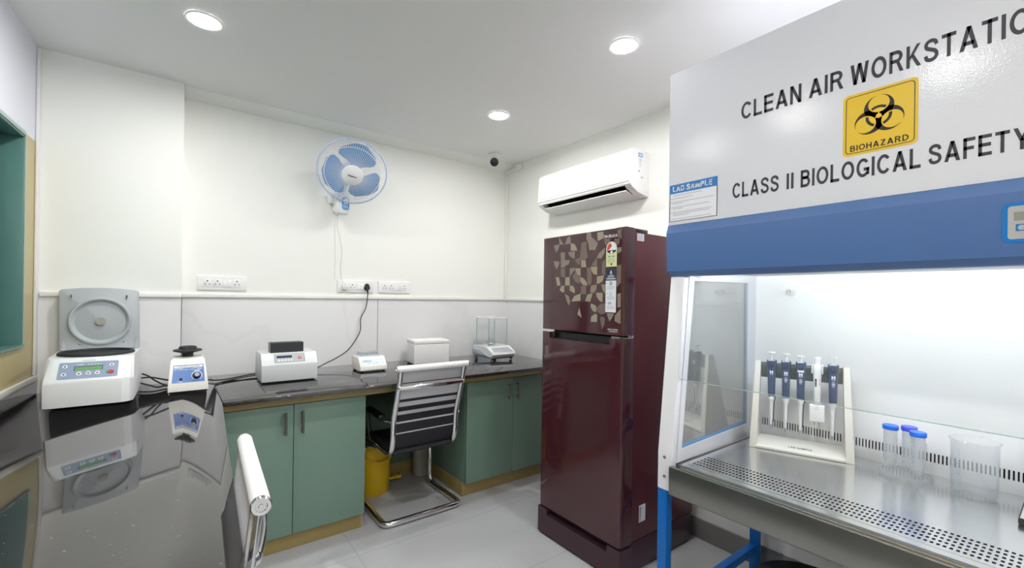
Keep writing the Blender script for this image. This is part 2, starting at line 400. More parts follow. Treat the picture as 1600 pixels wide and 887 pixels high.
# ---- plain grotesque capitals for the printed signs, drawn from strokes
def _arc(cx, cy, rx, ry, a0, a1, n=20): return [(cx+rx*cos(radians(a0+(a1-a0)*i/n)), cy+ry*sin(radians(a0+(a1-a0)*i/n))) for i in range(n+1)]
def _glyph(ch, t):
    s = t/2; d = t*1.12
    V = lambda x, a=0, b=1: ('p', [(x-s, a), (x+s, a), (x+s, b), (x-s, b)])
    Hh = lambda y, a, b: ('p', [(a, y-s), (b, y-s), (b, y+s), (a, y+s)])
    D = lambda x0, y0, x1, y1, w=d: ('p', [(x0-w/2, y0), (x0+w/2, y0), (x1+w/2, y1), (x1-w/2, y1)])
    S = lambda pts: ('s', pts)
    bowl = lambda x, w, y0, y1, a=.26: S([(x, y1-s), (a, y1-s)]+_arc(a, (y0+y1)/2, w-s-a, (y1-y0)/2-s, 90, -90, 14)[1:]+[(x, y0+s)])
    if ch == 'I': return t, [V(s)]
    if ch == 'L': return .56, [V(s), Hh(s, 0, .56)]
    if ch == 'E': return .60, [V(s), Hh(s, 0, .60), Hh(.52, 0, .56), Hh(1-s, 0, .59)]
    if ch == 'F': return .55, [V(s), Hh(.50, 0, .49), Hh(1-s, 0, .55)]
    if ch == 'T': return .62, [V(.31), Hh(1-s, 0, .62)]
    if ch == 'H': return .66, [V(s), V(.66-s), Hh(.53, 0, .66)]
    if ch == 'N': return .66, [V(s), V(.66-s), D(s*1.1, 1, .66-s*1.1, 0)]
    if ch == 'M': return .78, [V(s), V(.78-s), D(s*1.1, 1, .39, 0), D(.78-s*1.1, 1, .39, 0)]
    if ch == 'A': return .76, [D(d/2, 0, .38, 1), D(.76-d/2, 0, .38, 1), Hh(.29, .17, .59)]
    if ch == 'W': return 1.0, [D(d/2, 1, .26, 0), D(.5, 1, .26, 0), D(.5, 1, .74, 0), D(1-d/2, 1, .74, 0)]
    if ch == 'K': return .68, [V(s), ('p', [(t*.9, .30), (t*.9, .50), (.48, 1), (.66, 1)]), ('p', [(.50, 0), (.69, 0), (.335, .60), (.235, .485)])]
    if ch == 'Y': return .72, [V(.36, 0, .45), D(.36, .40, d/2, 1), D(.36, .40, .72-d/2, 1)]
    if ch == 'Z': return .62, [Hh(s, 0, .62), Hh(1-s, .03, .61), D(d*.62, s, .61-d*.62, 1-s, d*1.15)]
    if ch == 'O': return .78, [S(_arc(.39, .5, .39-s, .5-s, 0, 360, 40))]
    if ch == 'C': return .72, [S(_arc(.38, .5, .38-s, .5-s, 38, 322, 32))]
    if ch == 'G': return .75, [S(_arc(.385, .5, .385-s, .5-s, 40, 315, 30)+[(.75-s, .16)]), V(.75-s, .12, .50), Hh(.50-s, .42, .75)]
    if ch == 'D': return .70, [V(s), bowl(s, .70, 0, 1, .28)]
    if ch == 'P': return .64, [V(s), bowl(s, .64, .40, 1, .34)]
    if ch == 'R': return .70, [V(s), bowl(s, .65, .43, 1, .36), ('p', [(.52, 0), (.71, 0), (.50, .46), (.34, .46)])]
    if ch == 'B': return .66, [V(s), bowl(s, .62, .47, 1, .36), bowl(s, .66, 0, .47+t*.9, .36)]
    if ch == 'S': return .65, [S([tuple(v) for v in catmull([Vector((x, y, 0)) for x, y in ((.565, .71), (.50, .865), (.32, .925), (.15, .865), (.09, .735), (.15, .615), (.325, .53), (.50, .44), (.572, .285), (.50, .135), (.32, .075), (.14, .135), (.075, .30))], 4)])]
    return .3, []
def caps(mb, body, p0, dx, dy, w, h, t=.15, gap=.13, mi=0, lift=.0006):
    gl = []; x = 0
    for ch in body:
        if ch == ' ': x += .30; continue
        gw, parts = _glyph(ch, t); gl.append((x, parts)); x += gw+gap
    tot = x-gap; sx = w/tot; p0, dx, dy = Vector(p0), Vector(dx).normalized(), Vector(dy).normalized(); nn = dx.cross(dy); k = 0
    for gx, parts in gl:
        for kind, pts in parts:
            k += 1; P = lambda a: p0+dx*((gx+a[0])*sx)+dy*(a[1]*h)+nn*lift
            if kind == 'p': mb.poly([P(a) for a in pts], mi); continue
            pts = [(q[0], q[1]) for q in pts]; n = len(pts); closed = abs(pts[0][0]-pts[-1][0])+abs(pts[0][1]-pts[-1][1]) < 1e-6; L = []; Rr = []
            for i in range(n):
                a = pts[i-1] if i else (pts[-2] if closed else pts[0]); c = pts[i+1] if i < n-1 else (pts[1] if closed else pts[-1])
                tx, ty = c[0]-a[0], c[1]-a[1]; l = sqrt(tx*tx+ty*ty) or 1; nx, ny = -ty/l*t/2, tx/l*t/2
                L.append((pts[i][0]+nx, pts[i][1]+ny)); Rr.append((pts[i][0]-nx, pts[i][1]-ny))
            lv = [mb.bm.verts.new(P(a)) for a in L]; rv = [mb.bm.verts.new(P(a)) for a in Rr]
            for i in range(n-1): mb.bm.faces.new((rv[i], rv[i+1], lv[i+1], lv[i])).material_index = mi

# ================================================================== ROOM
R, B, BC, ZL = 2.3717, 3.232, 3.10, 2.5308      # right wall x, back wall y, pier face y, ceiling z
FY = -2.3
TH = math.atan(.04)                              # the left wall runs a little out of square
def lwx(y): return -.5635-.04*(3.10-y)
m = MB(); m.box((-1.0, FY-.1, -.1), (R+.1, B+.1, 0)); struct('floor', m, 'floor')
m = MB(); m.box((-1.0, FY-.1, ZL), (R+.1, B+.1, ZL+.1)); struct('ceiling', m, 'ceiling')
ZD = 1.322
m = MB(); m.box((-1.0, B, ZD), (R+.1, B+.1, ZL)); m.box((-1.0, B, 0), (R+.1, B+.1, ZD), mi=1)
m.box((-.62, BC, ZD), (.006, B, ZL)); m.box((-.62, BC, 0), (.006, B, ZD), mi=1)
m.box((1.1825, B-.0008, .85), (1.1855, B, ZD), mi=2); m.box((.0045, BC-.0008, .85), (.0075, B, ZD), mi=2)
struct('wall_back', m, ['wall', 'tile_wall', 'line'], smooth=False)
m = MB(); m.box((R, FY, ZD), (R+.1, B, ZL)); m.box((R, FY, 0), (R+.1, B, ZD), mi=1); struct('wall_right', m, ['wall', 'tile_wall'], smooth=False)
m = MB(); m.box((-1.0, FY-.1, 0), (R+.1, FY, ZL)); struct('wall_front', m, 'wall')
# left wall: lilac upper panel, gold panel round the teal window recess, tile below
LWM = Matrix.Translation((lwx(3.10), 3.10, 0)) @ Matrix.Rotation(-TH, 4, 'Z')   # local y runs along the wall
WZ0, WZ1, WY0, WY1 = 1.092, 2.052, -2.0, -.182
m = MB()
m.box((-.1, -5.5, 2.066), (0, .13, ZL), mi=0, mtx=LWM)
m.box((-.1, WY1, .92), (0, .13, 2.066), mi=1, mtx=LWM); m.box((-.1, -5.5, .92), (0, WY0, 2.066), mi=1, mtx=LWM)
m.box((-.1, WY0, .92), (0, WY1, WZ0), mi=1, mtx=LWM); m.box((-.1, WY0, WZ1), (0, WY1, 2.066), mi=1, mtx=LWM)
m.box((-.1, -5.5, 0), (0, .13, .92), mi=2, mtx=LWM)
struct('wall_left', m, ['laminate_white', 'goldp', 'tile_wall'], smooth=False)
win = bpy.data.objects.new('window_1', None); COL.objects.link(win); win['kind'] = 'structure'
m = MB(); t = .012
for lo, hi in (((-.075, WY0, WZ1-t), (.003, WY1, WZ1)), ((-.075, WY0, WZ0), (.010, WY1, WZ0+t)), ((-.075, WY1-t, WZ0+t), (.003, WY1, WZ1-t)), ((-.075, WY0, WZ0+t), (.003, WY0+t, WZ1-t))):
    m.box(lo, hi, .001, mtx=LWM)
obj('window_frame', m, 'teal', win)
m = MB()
for lo, hi in (((.003, WY0, WZ1-.002), (.006, WY1+.004, WZ1+.016)), ((.003, WY1-.003, WZ0), (.006, WY1+.004, WZ1-.002))): m.box(lo, hi, .0005, mtx=LWM)
obj('frame_edge', m, 'teal_rim', win)
m = MB(); m.box((-.085, WY0, WZ0), (-.076, WY1, WZ1), mtx=LWM); obj('pane', m, 'teal', win)
m = MB(); m.box((-.0755, WY1-.058, WZ0+t), (-.0715, WY1-.050, WZ1-t), mtx=LWM); obj('glazing_bead', m, 'teal_rim', win)
m = MB()
m.box((.0005, -4.9, .908), (.014, .0, .938), .003, mtx=LWM); struct('trim_1', m, 'trim')
m = MB(); m.box((.0005, -.032, .94), (.012, -.002, 2.522), .003, mtx=LWM); struct('trim_2', m, 'trim')
m = MB(); m.box((.008, B-.014, ZD), (R-.001, B-.0005, 1.347), .004); struct('trim_3', m, 'dado')
m = MB(); m.box((-.548, BC-.014, ZD), (.0065, BC-.0005, 1.347), .004); struct('trim_4', m, 'dado')
m = MB(); m.box((R-.014, 1.0, ZD), (R-.0005, B-.015, 1.347), .004); struct('trim_5', m, 'dado')
m = MB(); m.prism([(3.128, ZL-.0005), (B-.0005, ZL-.0005), (B-.0005, 2.492), (B-.012, 2.492)], 'x', .0075, R-.001); struct('trim_6', m, 'wall', smooth=False)
m = MB(); m.box((R-.013, FY+.01, .0), (R-.0005, 2.38, .111), .002); struct('baseboard_right', m, 'skirting')
m = MB(); m.box((R-.022, B-.022, 1.348), (R-.001, B-.001, 2.47), .003); m.box((R-.020, 3.04, 2.47), (R-.001, B-.001, 2.50), .003); m.box((R-.03, 3.0, 2.47), (R-.001, 3.045, 2.515), .004)
struct('trim_7', m, 'dado')

# ------------------------------------------------------------------ ceiling downlights
def downlight(loc, label):
    t = thing('ceiling_downlight', label, 'ceiling light', loc, 0, 'recessed ceiling downlights')
    m = MB(); m.lathe([(.056, -.001), (.066, -.001), (.069, -.005), (.066, -.009), (.058, -.008), (.056, -.004)], n=40, closed=True); obj('rim', m, 'fan_white', t)
    m = MB(); m.lathe([(0, -.0055), (.0555, -.0055), (.0555, -.0005), (0, -.0005)], n=40); obj('diffuser', m, 'lamp', t)
    return t
LX, LY = (.069, 1.63), (2.325, 1.32, .32, -.70, -1.7)
names = {(0,0): 'round white downlight lit above the centrifuge and the left counter', (1,0): 'round white downlight lit in front of the wall air conditioner', (1,1): 'round white downlight lit above the sloping hood of the blue and white workstation'}
d0 = None
for i, x in enumerate(LX):
    for j, y in enumerate(LY):
        lab = names.get((i, j), 'round white downlight lit in the ceiling behind the camera')
        if d0 is None: d0 = downlight((x, y, ZL), lab)
        else: dup(d0, (x, y, ZL), label=lab, group='recessed ceiling downlights' if (i, j) in names else 'downlights behind the camera')

# ------------------------------------------------------------------ worktop (L-shaped, black granite)
ZC = .8475
w = thing('worktop', 'L-shaped polished dark granite worktop along the left and back walls', 'worktop', (0, 2.4, .8))
e0 = .161-.04*(2.403+1.2)
m = MB(); m.prism([(-.5615, 3.098), (.009, 3.098), (.009, 3.2295), (.1475, 3.2295), (.160, 2.403), (e0, -1.2), (lwx(-1.2)+.003, -1.2)], 'z', ZC-.022, ZC, .003); obj('left_slab', m, 'granite', w, True)
m = MB(); m.prism([(.1495, 3.2295), (R-.002, 3.2295), (R-.002, 2.403), (.162, 2.403)], 'z', ZC-.022, ZC, .003); obj('back_slab', m, 'granite', w, True)
m = MB(); m.box((.11, 2.505, .778), (R-.004, 2.523, ZC-.0225), .001); obj('apron', m, 'gold', w, True)
m = MB(); m.box((.001, -4.2, ZC+.0005), (.012, -.003, .9075), .002, mtx=LWM); obj('backsplash', m, 'granite', w, True)
for lo, hi in (((-.56, .20, 0), (-.50, .24, ZC-.023)), ((-.58, -1.0, 0), (-.52, -.96, ZC-.023))): obj('support_post', MB().box(lo, hi, .002), 'green', w, True)

# ------------------------------------------------------------------ base cabinets
def handle(parent, x, z0, z1, yf):
    m = MB(); m.tube([(x, yf-.001, z0+.012), (x, yf-.028, z0+.012)], .0045, 10); m.tube([(x, yf-.001, z1-.012), (x, yf-.028, z1-.012)], .0045, 10)
    m.cyl((x, yf-.028, z0), (x, yf-.028, z1), .0065, n=14); obj('handle', m, 'steel_handle', parent, True)
def cabinet(x0, x1, doors, label, hx):
    t = thing('base_cabinet', label, 'cabinet', ((x0+x1)/2, 2.82, 0), 0)
    m = MB(); m.box((x0, 2.5245, .0985), (x1, 3.12, .8245), .001); obj('carcass', m, 'green', t, True)
    m = MB(); m.box((x0+.0006, 2.553, 0), (x1-.0006, 3.12, .098), .001); obj('plinth', m, 'gold', t, True)
    for (a, b), h in zip(doors, hx):
        m = MB(); m.box((a, 2.504, .099), (b, 2.523, .7755), .0015); d = obj('door', m, 'green', t, True)
        handle(d, h, .628, .742, 2.504)
    return t
cabinet(.112, .857, ((.112, .4785), (.4815, .855)), 'green two-door base cabinet at the left, beside the yellow bin', (.438, .518))
cabinet(1.531, 2.335, ((1.533, 1.9175), (1.9205, 2.333)), 'green two-door base cabinet at the right, beside the maroon fridge', (1.873, 1.948))
m = MB(); m.box((.859, 3.14, .0995), (1.529, 3.158, .824), .001); m.box((.859, 3.135, 0), (1.529, 3.158, .0985), .001, mi=1)
t = tag(obj('knee_space_panel', m, ['green', 'gold']), 'green back panel with gold base strip closing the knee space under the worktop', 'panel')

# ------------------------------------------------------------------ office chairs
def chair(name, label, loc, rz, top_y, group):
    t = thing(name, label, 'chair', loc, rz, group)
    k = top_y/-.10
    path = [(-.10*k, .935), (-.075*k, .84), (-.045*k, .75), (-.012*k, .66), (.002, .60), (.006, .52), (.022, .45), (.05, .418), (.11, .405), (.25, .412), (.44, .43)]
    def at(z):
        for (y0, z0), (y1, z1) in zip(path, path[1:]):
            if z1 <= z <= z0: return y0+(y1-y0)*(z0-z)/(z0-z1)
        return path[0][0]
    W = .207
    for s in (-1, 1):
        m = MB(); m.tube([(s*W, y, z) for y, z in path], .0165, 14, sm=4, ry=.0105, up=(1,0,0)); f = obj('side_frame', m, 'chrome', t)
    m = MB(); rz_ = .937
    m.tube([(x, -.10*k-.002, rz_) for x in (-.226, -.1, .1, .226)], .0185, 20); rl = obj('top_roll', m, 'roll_white', t)
    for s in (-1, 1):
        m = MB(); yy = -.10*k-.002
        m.lathe([(0, .006), (.004, .006), (.005, .003), (.010, .003), (.011, .006), (.017, .006), (.019, .003), (.019, -.004), (0, -.004)], (s*.2305, yy, rz_), 24, axis=(s,0,0)); obj('end_cap', m, 'chrome', rl)
    # striped sling of the backrest
    bands = [(.925, .851, 0), (.851, .845, 1), (.845, .7496, 0), (.7496, .7315, 1), (.7315, .7025, 0), (.7025, .673, 1), (.673, .6515, 0), (.6515, .608, 1), (.608, .597, 0), (.597, .542, 1), (.542, .535, 0), (.535, .425, 1)]
    if k < .9: bands = [(.925, .80, 0)]+[(.80, .7496, 0)]+bands[3:]
    m = MB(); bm = m.bm
    for za, zb, mi in bands:
        n = max(1, int((za-zb)/.02)); zs = [za+(zb-za)*i/n for i in range(n+1)]
        for z0, z1 in zip(zs, zs[1:]):
            for (x0, x1) in ((-.2185, 0), (0, .2185)):
                c = [(x0, at(z0), z0), (x1, at(z0), z0), (x1, at(z1), z1), (x0, at(z1), z1)]
                fr = [bm.verts.new((x, y+.0125, z)) for x, y, z in c]; bk = [bm.verts.new((x, y+.008, z)) for x, y, z in c]
                for q in ((bk[0], bk[1], bk[2], bk[3]), (fr[3], fr[2], fr[1], fr[0])):
                    bm.faces.new(q).material_index = mi
                if x0 < -.1: bm.faces.new((fr[0], bk[0], bk[3], fr[3])).material_index = mi
                if x1 > .1: bm.faces.new((bk[1], fr[1], fr[2], bk[2])).material_index = mi
    bmesh.ops.remove_doubles(bm, verts=bm.verts, dist=1e-5)
    obj('backrest', m, ['fabric_white_shaded' if k > .9 else 'fabric_white', 'fabric_black'], t)
    m = MB(); m.loft([[(x, .028, .432), (x, .022, .418), (x, .05, .402), (x, .12, .392), (x, .30, .396), (x, .455, .412), (x, .475, .425), (x, .462, .440), (x, .30, .444), (x, .10, .446)] for x in (-.194, -.06, .06, .194)]); obj('seat', m, 'fabric_black', t)
    m = MB(); yb = at(.828); m.tube([(-.220, yb-.004, .826), (-.20, yb-.016, .826), (-.1, yb-.034, .828), (0, yb-.040, .829), (.1, yb-.034, .828), (.20, yb-.016, .826), (.220, yb-.004, .826)], .013, 10, sm=4, ry=.005, up=(0,0,1)); obj('back_brace', m, 'chrome', t)
    for s in (-1, 1):
        a = obj('armrest', MB().box((s*.245-.022, .075, .622), (s*.245+.022, .315, .648), .010, 3), 'black', t)
        m = MB(); m.tube([(s*.222, .006, .615), (s*.236, .03, .618), (s*.245, .07, .6155), (s*.245, .28, .6155), (s*.240, .335, .595), (s*.228, .352, .50), (s*.222, .345, .43)], .011, 10, sm=4); obj('arm_tube', m, 'chrome', a)
    r = .0185
    pts = [(-.19, .33, .385), (-.215, .40, .375), (-.238, .425, .33), (-.242, .425, .20), (-.243, .425, .08), (-.244, .405, .030), (-.245, .36, r+.001), (-.248, .20, r+.001), (-.250, .065, r+.001), (-.244, .028, r+.001), (-.215, .010, r+.001), (-.10, .008, r+.001)]
    pts = pts+[(-x, y, z) for x, y, z in pts[::-1]]
    m = MB(); m.tube(pts, r, 14, sm=5); m.cyl((-.19, .33, .385), (.19, .33, .385), .011, n=14); obj('cantilever_frame', m, 'chrome', t)
    return t
chair('office_chair', 'chrome cantilever chair with black and white striped back facing the back counter', (1.205, 2.44, 0), 0, -.10, None)
chair('office_chair', 'chrome and white mesh chair tucked in at the left counter edge', (.0975, 1.205, 0), pi/2-.040, -.040, None)

# ------------------------------------------------------------------ yellow pedal bin, canister, stool
t = thing('pedal_bin', 'yellow plastic pedal bin under the worktop beside the chair', 'bin', (1.076, 2.992, 0))
m = MB(); m.lathe([(0, .0), (.108, .0), (.112, .006), (.126, .325), (.130, .328), (.130, .340), (.122, .340), (.106, .012), (0, .012)], n=40); obj('bucket', m, 'yellow_bin', t)
m = MB(); m.lathe([(0, .342), (.132, .342), (.132, .350), (.122, .362), (.09, .370), (.05, .374), (0, .375)], n=40); obj('lid', m, 'yellow_bin', t)
m = MB(); a0 = -100
m.tube([(.136*cos(radians(a)), .136*sin(radians(a)), .322-.085*cos(radians(a+85))) for a in range(-175, 6, 12)], .006, 8, sm=3); obj('handle', m, 'yellow_bin', t)
m = MB(); m.box((.105, -.035, .058), (.185, .015, .072), .004); m.box((.160, -.045, .060), (.195, .02, .080), .004); obj('pedal', m, 'yellow_bin', t)
t = thing('canister', 'grey-white cylindrical canister standing behind the striped chair under the worktop', 'canister', (1.470, 3.066, 0))
m = MB(); m.lathe([(0, 0), (.052, 0), (.056, .006), (.057, .33), (.053, .345), (.03, .35), (0, .35)], n=36); obj('body', m, 'canister', t)
m = MB(); m.lathe([(.058, .30), (.059, .302), (.059, .318), (.058, .32)], n=36); obj('band', m, 'skirting', t)
t = thing('round_stool', 'black round stool seat under the steel-topped workstation', 'stool', (1.585, .52, 0))
m = MB(); m.lathe([(0, .40), (.15, .40), (.168, .412), (.171, .43), (.160, .446), (.12, .452), (0, .452)], n=44); obj('seat', m, 'rubber', t)
m = MB(); m.cyl((0,0,.06), (0,0,.40), .025); m.lathe([(0,.40), (.09,.40), (.03,.37), (0,.37)], n=24); obj('column', m, 'chrome', t)
for k in range(5):
    a = 2*pi*k/5+.3; m = MB(); m.tube([(.02*cos(a), .02*sin(a), .065), (.12*cos(a), .12*sin(a), .05), (.19*cos(a), .19*sin(a), .03)], .012, 10); m.sphere((.19*cos(a), .19*sin(a), .02), .02, n=16); obj('leg', m, 'black', t)

# ================================================================== ON THE COUNTER
def ring_btn(mb, P, r, mi_ring, mi_core, n):
    mb.cyl(P, Vector(P)+n*.0025, r, n=22, mi=mi_ring); mb.cyl(Vector(P)+n*.002, Vector(P)+n*.0032, r*.42, n=14, mi=mi_core)
# ---- centrifuge
t = thing('centrifuge', 'white centrifuge with grey lid open in the left corner of the counter', 'centrifuge', (-.315, 2.85, ZC))
r1 = [(-.452, 2.616), (-.428, 2.607), (-.204, 2.607), (-.178, 2.620), (-.166, 2.645), (-.161, 3.052), (-.474, 3.052), (-.463, 2.640)]
r2 = [(-.446, 2.712), (-.424, 2.700), (-.207, 2.700), (-.186, 2.708), (-.170, 2.725), (-.163, 3.052), (-.472, 3.052), (-.457, 2.728)]
m = MB(); m.loft([[(x, y, .858) for x, y in r1], [(x, y, .955) for x, y in r1], [(x*.999, y+.004, .966) for x, y in r1], [(x, y-.004, 1.049) for x, y in r2], [(x, y+.004, 1.054) for x, y in r2]]); obj('body', m, 'machine_white', t, True, ang=25)
m = MB(); m.box((-.44, 2.64, ZC+.0005), (-.185, 3.04, .858), .004); obj('base', m, 'rubber', t, True)
FU = Vector((0, .085, .083)).normalized(); FN = X.cross(FU); FP = Vector((-.412, 2.611, .966))+FU*.011
pw, ph = .192, .090
m = MB(); q = lambda a, b, l=0.: FP+X*(a*pw)+FU*(b*ph)+FN*l
shape(m, FP, X, FU, roundrect(pw, ph, .006, 4, pw/2, ph/2), .0012, 0)
shape(m, FP, X, FU, [(pw*a, ph*b) for a, b in ((.25,.47), (.73,.47), (.73,.74), (.25,.74))], .0016, 2)
shape(m, FP, X, FU, [(pw*a, ph*b) for a, b in ((.262,.48), (.718,.48), (.718,.70), (.262,.70))], .0019, 1)
for a, b in ((.10, .74), (.10, .27), (.345, .27), (.5, .27), (.65, .27), (.88, .72)): ring_btn(m, q(a, b, .001), .0085, 3, 4, FN)
m.cyl(q(.845, .29, .001), q(.845, .29, .003), .0095, n=22, mi=5); m.cyl(q(.885, .29, .0012), q(.885, .29, .0036), .0095, n=22, mi=6)
letter(m, 'LAZ', q(.30, .80), X, FU, .020, .008, .01, 3, .0018); letter(m, 'c o u a r', q(.47, .80), X, FU, .045, .006, .01, 3, .0018)
for a in (.30, .455, .61): quad(m, q(a, .42), X, FU, .016, .0022, .0017, 3)
obj('control_panel', m, ['fascia_blue', 'lcd_green', 'lcd_blue', 'machine_white', 'ink', 'green_btn', 'red'], t, True, label='blue-grey control panel with green display and round buttons')
m = MB(); letter(m, 'CENTRIFUGE', FP+X*.072+FU*(ph+.006), X, FU, .040, .0045, .01, 0, .0006); obj('lettering', m, 'ink', t, True)
m = MB(); m.torus((-.312, 2.855, 1.060), .128, .0085, n=64, k=12); m.lathe([(.122, .0), (.118, -.002), (.03, -.0045), (0, -.0045)], (-.312, 2.855, 1.0602), 48); obj('bowl_seal', m, 'rubber', t, True)
# lid: upright at the back, recessed ring on its inner face
ly = 3.032
out = [(-.468, 1.058), (-.170, 1.058), (-.176, 1.350), (-.186, 1.358), (-.25, 1.366), (-.323, 1.369), (-.40, 1.366), (-.462, 1.358), (-.472, 1.350)]
m = MB(); m.prism(out, 'y', ly, ly+.042, .004); lid = obj('lid', m, 'lid_grey', t, True)
m = MB(); m.lathe([(.119, -.0005), (.119, -.012), (.115, -.017), (.109, -.017), (.096, -.0005)], (-.320, ly, 1.200), 56, axis=(0,1,0)); obj('lid_ring', m, 'lid_grey', lid, True)
m = MB(); m.cyl((-.320, ly-.0005, 1.200), (-.320, ly-.012, 1.200), .0195, n=32); obj('centre_disc', m, 'disc_beige', lid, True)
for x in (-.427, -.222): m = MB(); m.tube([(x, ly-.0005, 1.325), (x, ly-.010, 1.322), (x, ly-.012, 1.333)], .004, 8); obj('catch', m, 'chrome', lid, True)
for x0, x1, z1 in ((-.458, -.446, 1.105), (-.186, -.174, 1.115)):
    m = MB(); m.box((x0, ly-.002, 1.058), (x1, ly-.0002, z1-.006)); m.box((x0-.001, ly-.003, z1-.0055), (x1+.001, ly-.0002, z1), mi=1); m.box((x0-.0012, ly-.0024, 1.058), (x0, ly-.0002, z1), mi=1); obj('hinge_slot', m, ['lid_grey', 'grey_panel'], lid, True)
for x, z in ((-.400, 1.083), (-.236, 1.088)): obj('screw_hole', MB().box((x, ly-.0015, z), (x+.007, ly-.0002, z+.003)), 'rubber', lid, True)

# ---- vortex mixer
t = thing('vortex_mixer', 'small white vortex mixer with blue panel and black cup head', 'mixer', (.04, 2.79, ZC))
m = MB()
m.loft([[(-.044, 2.733, .857), (.121, 2.738, .857), (.118, 2.89, .857), (-.036, 2.89, .857)], [(-.044, 2.735, .885), (.120, 2.740, .885), (.117, 2.89, .885), (-.036, 2.89, .885)],
        [(-.034, 2.786, 1.005), (.106, 2.790, 1.006), (.106, 2.89, 1.006), (-.030, 2.89, 1.005)], [(-.026, 2.802, 1.016), (.098, 2.806, 1.017), (.098, 2.882, 1.020), (-.024, 2.882, 1.020)]]); obj('housing', m, 'white_warm', t, True, ang=50)
m = MB(); m.box((-.040, 2.742, ZC+.0005), (.117, 2.885, .857), .002); obj('base', m, 'rubber', t, True)
VX = Vector((.164, .005, 0)).normalized(); VU = Vector((.009*0, .051, .12)).normalized(); VN = VX.cross(VU)
VP = Vector((-.031, 2.7405, .8965))
m = MB()
q = lambda a, b, l=0.: VP+VX*a+VU*b+VN*l
shape(m, VP, VX, VU, [(.0, 0), (.138, 0), (.133, .094), (.007, .094)], .0008, 1)
shape(m, VP, VX, VU, [(.0015, .0015), (.1365, .0015), (.1315, .0925), (.008, .0925)], .0012, 0)
shape(m, VP, VX, VU, [(.010, .078), (.129, .078), (.1285, .089), (.0105, .089)], .0016, 1)
letter(m, 'VORTEX SHAKER', q(.022, .081), VX, VU, .092, .0055, .0, 2, .002)
letter(m, 'No. CERTIFIED LAB', q(.010, .066), VX, VU, .078, .005, .01, 1, .002)
quad(m, q(.012, .074), VX, VU, .034, .002, .002, 1); quad(m, q(.088, .072), VX, VU, .036, .002, .002, 1); quad(m, q(.104, .066), VX, VU, .020, .002, .002, 1)
cx, cy = .103, .034
for k in range(15):
    a = radians(-50+280*k/14); P0 = q(cx+.0215*cos(a), cy+.0215*sin(a)); shape(m, P0, VX, VU, disc_pts(0, 0, .0030, 6), .0016, 1)
quad(m, q(.090, .060), VX, VU, .026, .0035, .0016, 1); quad(m, q(.026, .006), VX, VU, .018, .0028, .0016, 1)
obj('front_panel', m, ['panel_blue', 'machine_white', 'ink'], t, True)
m = MB(); m.lathe([(.0175, 0), (.0175, .003), (.0155, .006), (.014, .018), (.012, .020), (0, .020)], q(cx, cy, .001), 28, axis=VN); m.lathe([(0, .0), (.010, .0), (.010, .0008), (0, .0008)], q(cx, cy, .021), 24, axis=VN, mi=1); obj('speed_knob', m, ['black', 'balance_grey'], t, True)
m = MB(); m.lathe([(.007, 0), (.007, .003), (.004, .0055), (0, .006)], q(.038, .020, .001), 20, axis=VN); obj('indicator_lamp', m, 'dark_red', t, True)
m = MB(); hc = (.034, 2.848, 0)
m.lathe([(0, 1.019), (.026, 1.019), (.024, 1.034), (.030, 1.038), (.060, 1.046), (.063, 1.050), (.060, 1.054), (.040, 1.057), (.036, 1.068), (.031, 1.071), (.025, 1.062), (.0, 1.060)], hc, 36)
for k in range(9):
    a = 2*pi*k/9; m.sphere((hc[0]+.033*cos(a), hc[1]+.033*sin(a), 1.064), .0065, n=10)
obj('cup_head', m, 'rubber', t, True)

# ---- dry bath with black tube block
t = thing('dry_bath', 'white block heater box with black drilled tube block on top', 'block heater', (.507, 2.87, ZC))
prof = [(2.756, .858), (2.756, .951), (2.797, 1.012), (3.0, 1.012), (3.0, .858)]
m = MB(); m.prism(prof, 'x', .362, .651, .002); obj('housing', m, 'machine_grey', t, True)
m = MB(); m.box((.375, 2.775, ZC+.0005), (.638, 2.985, .858), .002); obj('base', m, 'rubber', t, True)
DU = Vector((0, .041, .061)).normalized(); DN = X.cross(DU); DP = Vector((.428, 2.756+.041*.17, .951+.061*.17))
m = MB(); q = lambda a, b, l=0.: DP+X*a+DU*b+DN*l
quad(m, q(0, 0), X, DU, .157, .054, .0006, 0); quad(m, q(.003, .002), X, DU, .151, .050, .001, 1)
quad(m, q(.011, .028), X, DU, .079, .015, .0014, 2)
for k in range(5): shape(m, q(.022+.0165*k, .014), X, DU, disc_pts(0, 0, .0058, 16), .0014, 3); quad(m, q(.0200+.0165*k, .013), X, DU, .004, .002, .0018, 2)
obj('control_panel', m, ['steel', 'grey_panel', 'lcd_blue', 'machine_white'], t, True)
m = MB(); m.box((-.0085, -.0085, 0), (.0085, .0085, .003), .001, mtx=Matrix.Translation(q(.130, .026, .001)) @ Matrix((X, DU, DN)).transposed().to_4x4()); m.box((-.003, -.003, .003), (.003, .003, .0036), mi=1, mtx=Matrix.Translation(q(.130, .026, .001)) @ Matrix((X, DU, DN)).transposed().to_4x4()); obj('power_switch', m, ['red', 'machine_white'], t, True)
m = MB(); b0, b1, c0, c1 = .413, .587, 2.822, 2.898
m.box((b0, c0, 1.0125), (b1, c1, 1.060), .001); perforated(m, (b0, c0, 1.068), X, Y, 10, 4, (b1-b0)/10, (c1-c0)/4, .0062, .0062, .0025, 0, .006)
for lo, hi in (((b0, c0, 1.060), (b1, c0+.0005, 1.068)), ((b0, c1-.0005, 1.060), (b1, c1, 1.068)), ((b0, c0, 1.060), (b0+.0005, c1, 1.068)), ((b1-.0005, c0, 1.060), (b1, c1, 1.068))): m.box(lo, hi)
obj('tube_block', m, 'block', t, True, smooth=False)

